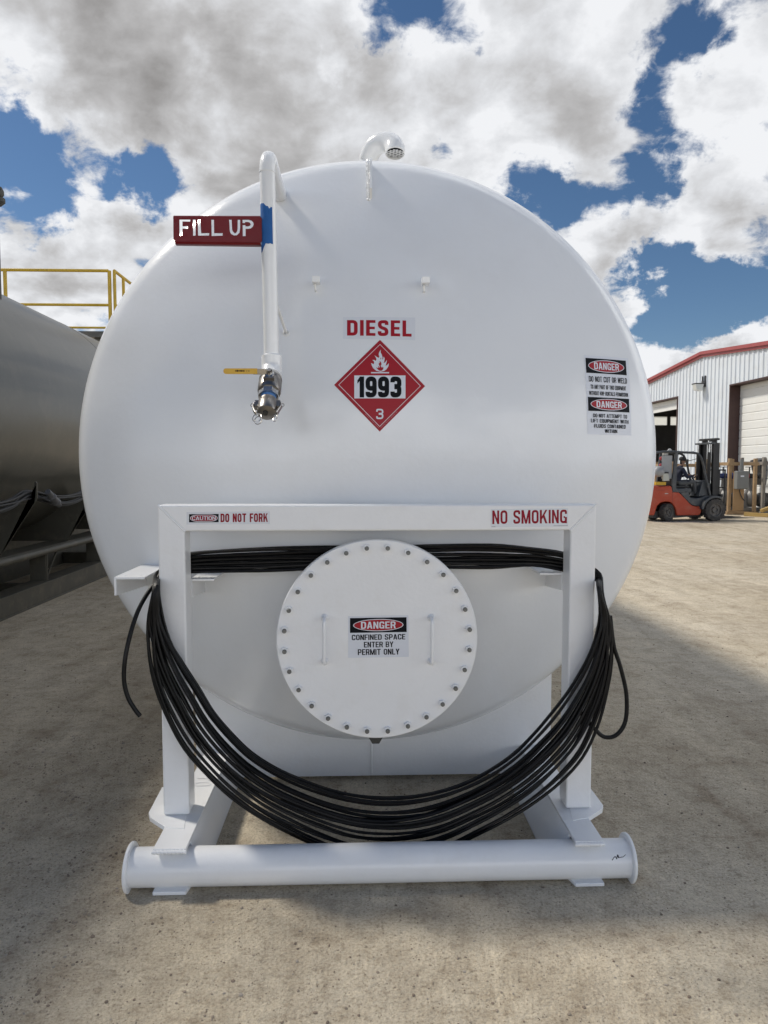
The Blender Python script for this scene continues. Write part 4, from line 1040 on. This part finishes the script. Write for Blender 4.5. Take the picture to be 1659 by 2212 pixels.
def P_(cx, cy): return ((cx-1310)/581, (1590-cy)/581)
body = [(-2.18, .46), (-2.20, .80), (-2.12, 1.00), (-1.95, 1.055)] + [P_(*p) for p in ((300, 988), (500, 975), (535, 990), (560, 1085), (670, 1090), (720, 1130), (800, 1205), (870, 1275), (930, 1320), (1000, 1335), (1090, 1338), (1100, 1440), (1060, 1490), (640, 1490), (632, 1420), (610, 1360), (560, 1290), (500, 1255), (420, 1250), (340, 1268), (280, 1320), (255, 1400))] + [(-1.86, .18), (-2.05, .2)]
g = FM(); g.prism(body, 'y', -hw, hw, FO); bd = g.build('body', FL, bevel=.03, segs=3)
g = FM(); g.prism([(-1.86, .10), (-1.86, .30), (-.35, .30), (-.35, .16), (-1.1, .10)], 'y', -hw+.08, hw-.08, FB); g.build('chassis', FL)
g = FM(); g.box((-1.78, -hw-.004, 1.0-.075), (-1.56, -hw-.001, 1.0-.07), FB); g.box((-1.55, -hw-.004, .815), (-1.44, -hw-.001, .835), SILV)
g.box((-1.303, -hw-.003, .5), (-1.297, -hw-.001, .86), FB); g.build('trim_line', bd)
cowl = [P_(*p) for p in ((690, 1092), (860, 1085), (880, 1185), (1000, 1200), (1100, 1180), (1180, 1150), (1260, 1150), (1390, 1165), (1395, 1240), (1120, 1335), (930, 1318), (860, 1262), (740, 1145))]
g = FM(); g.prism(cowl, 'y', -hw+.012, hw-.012, FG); g.build('floor_cowl', FL, bevel=.015)
fend = arc((0, .32), .44, 175, 62, 10) ; fin = arc((0, .32), .375, 62, 175, 10)
for s in (-1, 1):
    g = FM(); a, b = sorted((s*.40, s*.60)); g.prism(fend+fin, 'y', a, b, FG); g.build('mudguard', FL, bevel=.01)
g = FM(); g.prism([P_(560, 1085), P_(560, 1010), P_(620, 1010), P_(640, 1045), P_(850, 1080), P_(700, 1095)], 'y', -hw+.02, hw-.02, FG); g.build('engine_hood', FL, bevel=.01)
g = FM()
g.box((-1.30, -.34, .84), (-.62, .34, .975), FG); g.box((-1.13, -.22, .98), (-.62, .22, 1.06), FB); Mb = Matrix.Translation((-1.10, 0, 1.02)) @ Matrix.Rotation(R_(-12), 4, 'Y'); 
g.box((-.09, -.22, 0), (0, .22, .48), FB, Mb); g.build('seat', FL, bevel=.03)
g = FM(); dash = [(-.42, .72), (-.30, 1.18), (-.18, 1.22), (-.10, .76)]; g.prism(dash, 'y', -.36, .36, FG); g.build('dashboard', FL, bevel=.02)
g = FM(); cw = Vector((-.42, 0, 1.30)); axw = Vector((-.55, 0, .83)).normalized(); u_ = Vector((0, 1, 0)); v_ = axw.cross(u_)
g.tube([cw + (u_*math.cos(t)+v_*math.sin(t))*.165 for t in [k*math.pi/12 for k in range(24)]], .014, FB, 8, closed=True)
g.tube([cw, cw-axw*.28], .022, FB, 8); g.tube([cw-u_*.16, cw+u_*.16], .012, FB, 6); g.build('steering_wheel', FL)
def wheel(x, y, r, wd, steer=0, name='wheel'):
    s = -1 if y < 0 else 1
    M = MF @ Matrix.Translation((x, y, r)) @ Matrix.Rotation(steer, 4, 'Z')
    g = FM(M); o = Vector((0, 0, 0))
    g.lathe([(r*.56, -wd/2), (r*.80, -wd/2-.008), (r*.93, -wd/2+.004), (r*.965, -wd/2+.03), (r*.965, wd/2-.03), (r*.93, wd/2-.004), (r*.80, wd/2+.008), (r*.56, wd/2)], o, (0, 1, 0), TYRE, 40)
    for k in range(22):
        for q_ in (-1, 1):
            a = 2*math.pi*(k + (.5 if q_ > 0 else 0))/22; ca, sa = math.cos(a), math.sin(a)
            pts_ = []
            for rr_, da in ((r*.93, .07), (r, .055)):
                for yy in ((.01*q_, (wd/2-.002)*q_)):
                    for sg in (-1, 1):
                        b = a + sg*da; pts_.append((rr_*math.cos(b), yy, rr_*math.sin(b)))
            g.add(pts_, [(0, 1, 3, 2), (4, 6, 7, 5), (0, 4, 5, 1), (2, 3, 7, 6), (0, 2, 6, 4), (1, 5, 7, 3)], TYRE)
    w = g.build(name, FL, angle=30)
    g = FM(M); g.lathe([(0, s*(wd/2-.05)), (r*.20, s*(wd/2-.05)), (r*.22, s*(wd/2-.01)), (r*.28, s*(wd/2-.01)), (r*.30, s*(wd/2-.07)), (r*.50, s*(wd/2-.06)), (r*.54, s*(wd/2)), (r*.58, s*(wd/2+.004)), (r*.58, -s*(wd/2-.02)), (0, -s*(wd/2-.02))], o, (0, 1, 0), RIM, 32)
    for k in range(6):
        a = k*math.pi/3; g.lathe([(0, 0), (.012, 0), (.012, .02)], (r*.38*math.cos(a), s*(wd/2-.045), r*.38*math.sin(a)), (0, -s, 0), RIM, 6)
    g.build('rim', w)
wheel(0, -.50, .335, .22); wheel(0, .50, .335, .22)
wheel(-1.44, -.40, .265, .18, R_(24)); wheel(-1.44, .40, .265, .18, R_(24))
g = FM(); g.tube([(0, -.42, .335), (0, .42, .335)], .07, FB, 12); g.build('axle', FL)
g = FM(); g.tube([(-1.44, -.33, .265), (-1.44, .33, .265)], .06, FB, 12); g.build('axle', FL)
for s in (-1, 1):
    y = s*.43; g = FM()
    pp = [P_(*p) for p in ((1262, 1150), (1235, 1050), (1180, 860), (1120, 620), (1075, 500), (1030, 440), (960, 415), (760, 405), (590, 395), (470, 392), (330, 400), (230, 415))]
    line = catmull([(x, y, z) for x, z in pp], 4)
    for d_ in (0,): 
        vs = []; 
    g.tube(line, .036, FG, 8)
    pr_ = [P_(*p) for p in ((555, 1085), (538, 960), (560, 700), (592, 400), (640, 400), (622, 700), (618, 960), (620, 1060))]
    g.prism(pr_, 'y', y-.035, y+.035, FG)
    g.build('roof_post', FL, bevel=.008)
g = FM()
for k in range(7): x = -1.85 + k*.20; g.box((x-.012, -.42, 2.035), (x+.012, .42, 2.075), FG)
g.build('roof_bars', FL)
g = FM(); g.prism([P_(470, 395), P_(530, 335), P_(550, 335), P_(600, 400)], 'y', -.30, -.26, SILV); g.box((-1.50, -.28, 1.96), (-1.36, -.16, 2.06), SILV); g.build('lamp_bracket', FL, bevel=.008)
for (x, z) in ((-1.60, 1.86), (-1.60, 1.66)):
    g = FM(); g.lathe([(0, .06), (.05, .05), (.06, .0), (.05, -.03)], (x, -.30, z), (0, -1, 0), REDL, 14); g.build('tail_lamp', FL)
g = FM(); g.lathe([(0, -.52), (.10, -.50), (.155, -.44), (.16, -.4), (.16, .4), (.155, .44), (.10, .5), (0, .52)], (-1.72, -.02, 1.48), (0, 1, 0), LPGM, 28); g.build('gas_bottle', FL)
g = FM(); g.box((-1.62, -.40, 1.26), (-1.30, -.36, 1.95), LPGM); g.build('rear_panel', FL, bevel=.01)
g = FM(); g.prism([P_(362, 760), P_(455, 745), P_(490, 890), P_(375, 895)], 'y', -.47, -.40, GLASS); g.prism([P_(358, 740), P_(470, 738), P_(470, 765), P_(362, 768)], 'y', -.475, -.395, FB); g.build('document_box', FL, bevel=.008)
g = FM(); g.box((-1.82, -.44, 1.075), (-1.50, -.30, 1.17), mat('yellow_box', (.50, .30, .01), .5)); g.build('battery_box', FL, bevel=.01)
g = FM(); g.box((-.80, -.36, 1.70), (-.76, -.30, 1.84), FB); g.tube([(-.56, -.43, 1.85), (-.78, -.33, 1.78)], .01, FB, 6); g.build('mirror', FL, bevel=.006)
mz = 2.46
for s in (-1, 1):
    g = FM(); y = s*.36
    g.box((.02, y-.05, .12), (.20, y+.05, mz-.13), FB); g.box((.0, y-.062, .12), (.025, y+.062, mz-.15), FB)
    y2 = s*.25; g.box((.06, y2-.045, .14), (.18, y2+.045, mz), FB); g.build('mast_rail', FL, bevel=.006)
    g = FM(); yc = s*.30; g.tube([(-.06, yc, .22), (-.06, yc, 2.05)], .045, FB, 14); g.tube([(-.06, yc, 2.05), (-.06, yc, 2.36)], .026, CHR, 12); g.tube([(-.06, yc, .9), (-.06, yc, 1.12)], .055, FG, 14); g.build('lift_cylinder', FL)
for a_, b_, m_ in (((.03, -.41, mz-.05), (.19, .41, mz+.01), FB), ((-.09, -.43, mz-.17), (.05, .43, mz-.12), FG), ((.03, -.4, .5), (.06, .4, .62), FB)):
    g = FM(); g.box(a_, b_, m_); g.build('mast_crossbar', FL, bevel=.006)
for y in (-.12, -.04, .1): 
    g = FM(); g.tube(catmull([(.05, y, .5), (.04, y, 1.4), (.04, y-.02, 2.1), (.08, y-.02, 2.38), (.14, y, 2.25), (.15, y, 1.2)], 6), .014, FB, 6); g.build('hydraulic_hose', FL)
g = FM(); g.box((.205, -.52, .34), (.27, .52, .44), FB); g.box((.205, -.52, .72), (.27, .52, .80), FB); g.box((.22, -.2, .3), (.26, -.1, .8), FB); g.box((.22, .1, .3), (.26, .2, .8), FB); g.build('carriage', FL, bevel=.006)
g = FM()
for y in (-.56, -.28, 0, .28, .56): g.box((.275, y-.016, .80 if abs(y) < .5 else .30), (.31, y+.016, 1.52), FB)
g.box((.274, -.58, 1.50), (.312, .58, 1.54), FB); g.box((.276, -.58, .98), (.309, .58, 1.01), FB); g.build('load_backrest', FL, bevel=.004)
for y in (-.34, .30):
    g = FM(); g.prism([(.28, .78), (.32, .78), (.325, .12), (1.42, .075), (1.42, .065), (.36, .06), (.285, .10)], 'y', y-.055, y+.055, FB); g.build('fork', FL, bevel=.004)

# the driver: one continuous body, seated, leaning a little forward
SKINM = mat('skin', (.22, .12, .08), .55)
SHIRT = mat('navy_shirt', (.010, .014, .034), .8, var=.2, vscale=15)
TROU = mat('grey_trousers', (.085, .09, .095), .85, var=.15, vscale=12)
BOOT = mat('dark_boots', (.015, .014, .013), .6)
CAP = mat('black_cap', (.010, .010, .012), .7)
def person():
    V = []; E_ = []; Rr = []
    def v(p, r, par=None):
        V.append(MF @ Vector(p)); Rr.append(r if isinstance(r, tuple) else (r, r))
        if par is not None: E_.append((par, len(V)-1))
        return len(V)-1
    x0 = -.90
    pel = v((x0, 0, 1.15), (.15, .125)); wst = v((x0-.01, 0, 1.30), (.145, .115), pel); ch = v((x0+.04, -.01, 1.47), (.165, .125), wst); nk0 = v((x0+.09, -.01, 1.60), (.10, .09), ch)
    nk = v((x0+.12, -.01, 1.67), .054, nk0); hd0 = v((x0+.145, -.012, 1.745), (.075, .082), nk); hd1 = v((x0+.15, -.012, 1.81), (.078, .092), hd0); v((x0+.145, -.012, 1.875), (.060, .07), hd1)
    nose = v((x0+.235, -.012, 1.765), .014, hd0)
    for s in (-1, 1):
        sh = v((x0+.06, s*.19, 1.555), .075, ch); 
        if s < 0: el = v((x0+.16, -.27, 1.30), .052, sh); wr = v((x0+.40, -.17, 1.34), .034, el); dr = Vector((1, .25, .12)).normalized()
        else: el = v((x0+.20, .26, 1.31), .052, sh); wr = v((x0+.41, .13, 1.37), .034, el); dr = Vector((1, -.2, .1)).normalized()
        pw = Vector((x0+.40, -.17, 1.34)) if s < 0 else Vector((x0+.41, .13, 1.37)); pm = v(pw + dr*.055, (.036, .020), wr); pmv = pw + dr*.055
        sd_ = Vector((-dr.y, dr.x, 0))
        for k in range(4):
            L_ = (.030, .036, .034, .027)[k]; o_ = sd_*((k-1.5)*.017)
            a = v(pmv + dr*.040 + o_, .0088, pm); b = v(pmv + dr*(.040+L_*.8) + o_ - FZ*.012, .0082, a); v(pmv + dr*(.035+L_*1.0) + o_ - FZ*.036, .0075, b)
        a = v(pmv + sd_*s*-.040 + dr*.012, .0095, pm); v(pmv + sd_*s*-.050 + dr*.040 - FZ*.012, .008, a)
        hp = v((x0+.03, s*.10, 1.12), (.105, .10), pel); kn = v((x0+.46, s*(.15 if s < 0 else .12), 1.17), .070, hp); an = v((x0+.52, s*.15, .82), .046, kn); hl = v((x0+.50, s*.15, .765), .043, an); v((x0+.68, s*.16, .745), (.042, .034), hl)
    me = bpy.data.meshes.new('tmp_body'); me.from_pydata(V, E_, []); o = bpy.data.objects.new('tmp_body', me); COL.objects.link(o)
    sk = o.modifiers.new('skin', 'SKIN'); sk.use_smooth_shade = True; sk.branch_smoothing = .4
    for i, q_ in enumerate(me.skin_vertices[0].data): q_.radius = Rr[i]; q_.use_root = (i == 0)
    ss = o.modifiers.new('sub', 'SUBSURF'); ss.levels = ss.render_levels = 2
    m2 = bpy.data.meshes.new_from_object(o.evaluated_get(bpy.context.evaluated_depsgraph_get()))
    inv = MF.inverted(); base = ORG + FX*x0 + FZ*.75
    for mt in (SHIRT, TROU, SKINM, BOOT, CAP): m2.materials.append(mt)
    for p in m2.polygons:
        c = inv @ p.center
        i = 0
        if c.z < 1.18 and not (c.x > x0+.10 and c.z > 1.255): i = 1
        if c.x > x0+.30 and c.z < 1.265: i = 1
        if c.z < .80: i = 3
        if c.z > 1.655: i = 2
        if c.z > 1.80 or (c.z > 1.70 and c.x < x0+.10): i = 4
        if c.x > x0+.415 and 1.27 < c.z < 1.5: i = 2
        p.material_index = i
    for q_ in m2.vertices: q_.co -= base
    bpy.data.objects.remove(o); bpy.data.meshes.remove(me); m2.name = 'person'
    b = bpy.data.objects.new('person', m2); COL.objects.link(b); b.location = base; BASE[b.name] = base
    tag(b, 'driver in navy shirt and grey trousers seated at the forklift wheel', 'person')
    g = FM(); c = Vector((x0+.145, -.012, 1.83))
    g.lathe([(.094, -.02), (.099, .0), (.096, .04), (.075, .075), (.03, .092), (0, .094)], c, (0.05, 0, 1), CAP, 20)
    g.prism([(x0+.22, 1.825), (x0+.33, 1.808), (x0+.33, 1.816), (x0+.22, 1.842)], 'y', -.08, .06, CAP); g.build('cap', b)
person()

# ------------------------------------------------------------------ crated pumps in front of the warehouse
WOOD = mat('raw_timber', (.34, .23, .125), .75, var=.18, vscale=5); WOODG = mat('grey_timber', (.24, .22, .19), .85, var=.2, vscale=5)
PLY = mat('plywood', (.34, .215, .105), .7, var=.1, vscale=3); CABG = mat('cabinet_grey', (.17, .175, .17), .5, var=.08)
PUMP = mat('pump_grey', (.15, .15, .145), .45, var=.12, vscale=5); VBL = mat('valve_black', (.02, .022, .026), .5); VBLUE = mat('valve_blue', (.02, .04, .16), .5)
YWOOD = mat('yellow_timber', (.40, .27, .09), .7, var=.12, vscale=4)
def U5(cx, cy, Y): return U((2330 + cx/8.847)*.6636, (1450 + cy/8.847)*.6636, Y)
CY = 23.6
def crate(name, label, grp, xs_, Yf, depth, ztop, zrail, mats_):
    t = thing(name, ((xs_[0]+xs_[-1])/2, Yf+depth/2, 0), label, 'crate', grp)
    for i, x in enumerate(xs_):
        for y in (Yf, Yf+depth):
            g = MB(); g.box((x-.05, y-.05, .1), (x+.05, y+.05, ztop), mats_[i % len(mats_)]); g.build('post', t, bevel=.006)
    for y, m in ((Yf-.075, mats_[-1]), (Yf+depth+.05, mats_[0])):
        g = MB(); g.box((xs_[0]-.1, y, zrail-.055), (xs_[-1]+.1, y+.022, zrail+.055), m); g.build('rail', t, bevel=.004)
    for x in (xs_[0], xs_[-1]):
        g = MB(); g.box((x-.05-.024, Yf-.05, zrail-.055), (x-.05, Yf+depth+.05, zrail+.055), mats_[0]); g.build('rail', t, bevel=.004)
    for y in (Yf, Yf+depth*.5, Yf+depth):
        g = MB(); g.box((xs_[0]-.1, y-.06, 0), (xs_[-1]+.1, y+.06, .10), mats_[0]); g.build('base_timber', t, bevel=.006)
    return t
zt_ = U5(400, 375, CY).z; zr_ = U5(400, 530, CY).z
xa, xb, xc_ = U5(400, 900, CY).x, U5(1130, 900, CY).x, U5(1475, 900, CY).x
crate('timber_crate', 'open timber crate of pale raw posts around the grey electrical cabinet', 'open timber crates by the warehouse', [xa, xb], CY, 1.5, zt_, zr_, [WOOD])
crate('timber_crate', 'open timber crate of weathered grey posts at the right edge of the photo', 'open timber crates by the warehouse', [xc_, xc_+1.5], CY+.2, 1.4, zt_+.05, zr_+.02, [WOODG])
crate('timber_crate', 'open timber crate half hidden behind the forklift mast', 'open timber crates by the warehouse', [xa-1.72, xa-.22], CY+.5, 1.4, zt_-.1, zr_-.05, [WOOD])
eb = thing('electrical_cabinet', (U5(700, 1600, CY-.2).x, CY-.12, .12), 'grey electrical cabinet mounted on an upright plywood board', 'cabinet')
Ye = CY-.25
a, b = U5(500, 1600, Ye+.1), U5(835, 740, Ye+.1); g = MB(); g.box((a.x, Ye+.1, .14), (b.x, Ye+.13, b.z), PLY); g.build('board', eb, bevel=.004)
a, b = U5(600, 1260, Ye), U5(905, 735, Ye); g = MB(); g.box((a.x-.06, Ye-.14, a.z), (b.x, Ye+.098, b.z), CABG); cbx = g.build('cabinet', eb, bevel=.03, segs=3)
g = MB(); g.box((a.x-.03, Ye-.155, a.z+.03), (b.x-.03, Ye-.141, b.z-.03), CABG); dr_ = g.build('cabinet_door', eb, bevel=.008)
a, b = U5(720, 905, Ye-.16), U5(820, 865, Ye-.16); g = MB(); g.box((a.x, Ye-.159, a.z), (b.x, Ye-.1555, b.z), STWHITE); g.build('label_plate', dr_)
a = U5(740, 700, Ye); g = MB(); g.tube([(a.x, Ye-.0, U5(740, 738, Ye).z), (a.x, Ye, U5(740, 395, Ye).z)], .055, CABG, 14); g.build('conduit', eb)
pth = [U5(*p, Ye+.05) for p in ((690, 1255), (695, 1340), (730, 1450), (780, 1540), (830, 1590))]; g = MB(); g.tube(catmull(pth, 5), .016, VBL, 8); g.build('cable', eb)
a = U5(920, 860, Ye-.05); g = MB(); g.box((a.x-.03, Ye-.08, a.z-.08), (a.x+.05, Ye-.02, a.z+.05), REDL); g.build('switch_handle', eb, bevel=.01)
def pump(Y, cx, label, s=1.0, blue=False):
    c = U5(cx, 1300, Y); t = thing('pump', (c.x, Y, .1), label, 'pump', 'grey pumps in timber crates')
    g = MB(); g.box((c.x-.55, Y-.25, .10), (c.x+.75, Y+.25, .20), PUMP); g.build('base_frame', t, bevel=.01)
    g = MB(); g.lathe([(0, -.16), (.22, -.15), (.30, -.08), (.30, .08), (.22, .15), (0, .16)], (c.x-.15, Y, .52), (1, 0, 0), PUMP, 28); g.build('pump_casing', t)
    pts_ = catmull([(c.x-.33, Y-.05, .22), (c.x-.36, Y-.05, .45), (c.x-.30, Y-.03, .66), (c.x-.16, Y, .80), (c.x-.12, Y, 1.0), (c.x-.12, Y, 1.22)], 6)
    g = MB(); g.tube(pts_, .105, PUMP, 18, rad=[.125 - .03*i/len(pts_) for i in range(len(pts_))])
    for z in (.80, 1.18): g.lathe([(.09, -.02), (.15, -.02), (.15, .02), (.09, .02)], (c.x-.12, Y, z), (0, 0, 1), PUMP, 24)
    g.build('discharge_pipe', t)
    g = MB(); m = VBLUE if blue else VBL
    g.lathe([(0, -.30), (.11, -.30), (.11, -.24), (.07, -.22), (.09, -.1), (.09, .1), (.07, .22), (.11, .24), (.11, .30), (0, .30)], (c.x-.12, Y, 1.30), (1, 0, 0), m, 20); vl = g.build('valve_body', t)
    g = MB(); g.tube([(c.x-.17, Y, 1.38), (c.x-.17, Y, 1.62)], .022, VBL, 8); hc = Vector((c.x-.17, Y, 1.61)); g.tube([hc + Vector((.13*math.cos(k*math.pi/10), .13*math.sin(k*math.pi/10), 0)) for k in range(20)], .013, VBL, 6, closed=True); g.tube([hc-Vector((.13, 0, 0)), hc+Vector((.13, 0, 0))], .01, VBL, 6); g.build('hand_wheel', vl)
    g = MB(); g.lathe([(0, 0), (.18, .01), (.22, .06), (.22, .5), (.19, .55), (.19, .6), (0, .62)], (c.x+.10, Y, .47), (1, 0, 0), PUMP, 28)
    for k in range(24):
        a_ = k*math.pi/12; g.box((.08, -.006, .21), (.5, .006, .245), PUMP, Matrix.Translation((c.x+.10, Y, .47)) @ Matrix.Rotation(a_, 4, 'X'))
    g.build('motor', t)
pump(CY+.65, 1090, 'grey pump with black valve and hand wheel beside the cabinet')
pump(CY+1.05, 330, 'grey pump with blue valve behind the forklift mast', blue=True)
ch_ = thing('feed_hopper', (U5(1400, 1300, CY+1.2).x+.6, CY+1.3, 0), 'black sloping chute standing behind the grey posts at the right edge', 'hopper')
Yh = CY+1.0; q5 = [U5(*p, Yh) for p in ((1250, 430), (1450, 360), (1700, 350), (1700, 1200), (1440, 1150), (1300, 700))]
g = MB(); g.prism([(p.x, p.z) for p in q5], 'y', Yh, Yh+.6, VBL); g.build('chute', ch_, bevel=.02)
g = MB()
for x in (q5[4].x+.1, q5[3].x-.05):
    for y in (Yh+.08, Yh+.52): g.box((x-.04, y-.04, 0), (x+.04, y+.04, q5[4].z+.1), VBL)
g.build('leg', ch_)
def beam(label, pts_, w, h, Y):
    a, b = pts_; d_ = (b-a).normalized(); sd_ = Vector((-d_.y, d_.x, 0)).normalized()*w/2; up_ = sd_.cross(d_).normalized()*h/2
    if up_.z < 0: up_ = -up_
    g = MB(); vs = [q_ + sx*sd_ + sz*up_ for q_ in (a, b) for sx, sz in ((-1, -1), (1, -1), (1, 1), (-1, 1))]
    g.add(vs, [(0, 1, 2, 3), (7, 6, 5, 4), (0, 4, 5, 1), (1, 5, 6, 2), (2, 6, 7, 3), (3, 7, 4, 0)], YWOOD)
    o = g.build('timber_beam', base=(a+b)/2, bevel=.006); tag(o, label, 'timber', 'loose yellow timbers')
k0 = U5(1300, 1740, 22.4); beam('yellow timber lying flat on the dirt near the forks', (Vector((k0.x-.25, 22.9, .062)), Vector((k0.x+.42, 22.1, .062))), .12, .12, 0)
beam('yellow timber lying on the dirt with its cut end towards the camera', (Vector((k0.x+.22, 21.95, .065)), Vector((k0.x+1.5, 22.05, .065))), .13, .13, 0)
beam('yellow timber tilted up, one end resting on the flat one', (Vector((k0.x+.10, 22.55, .19)), Vector((k0.x+1.0, 22.62, .50))), .12, .10, 0)
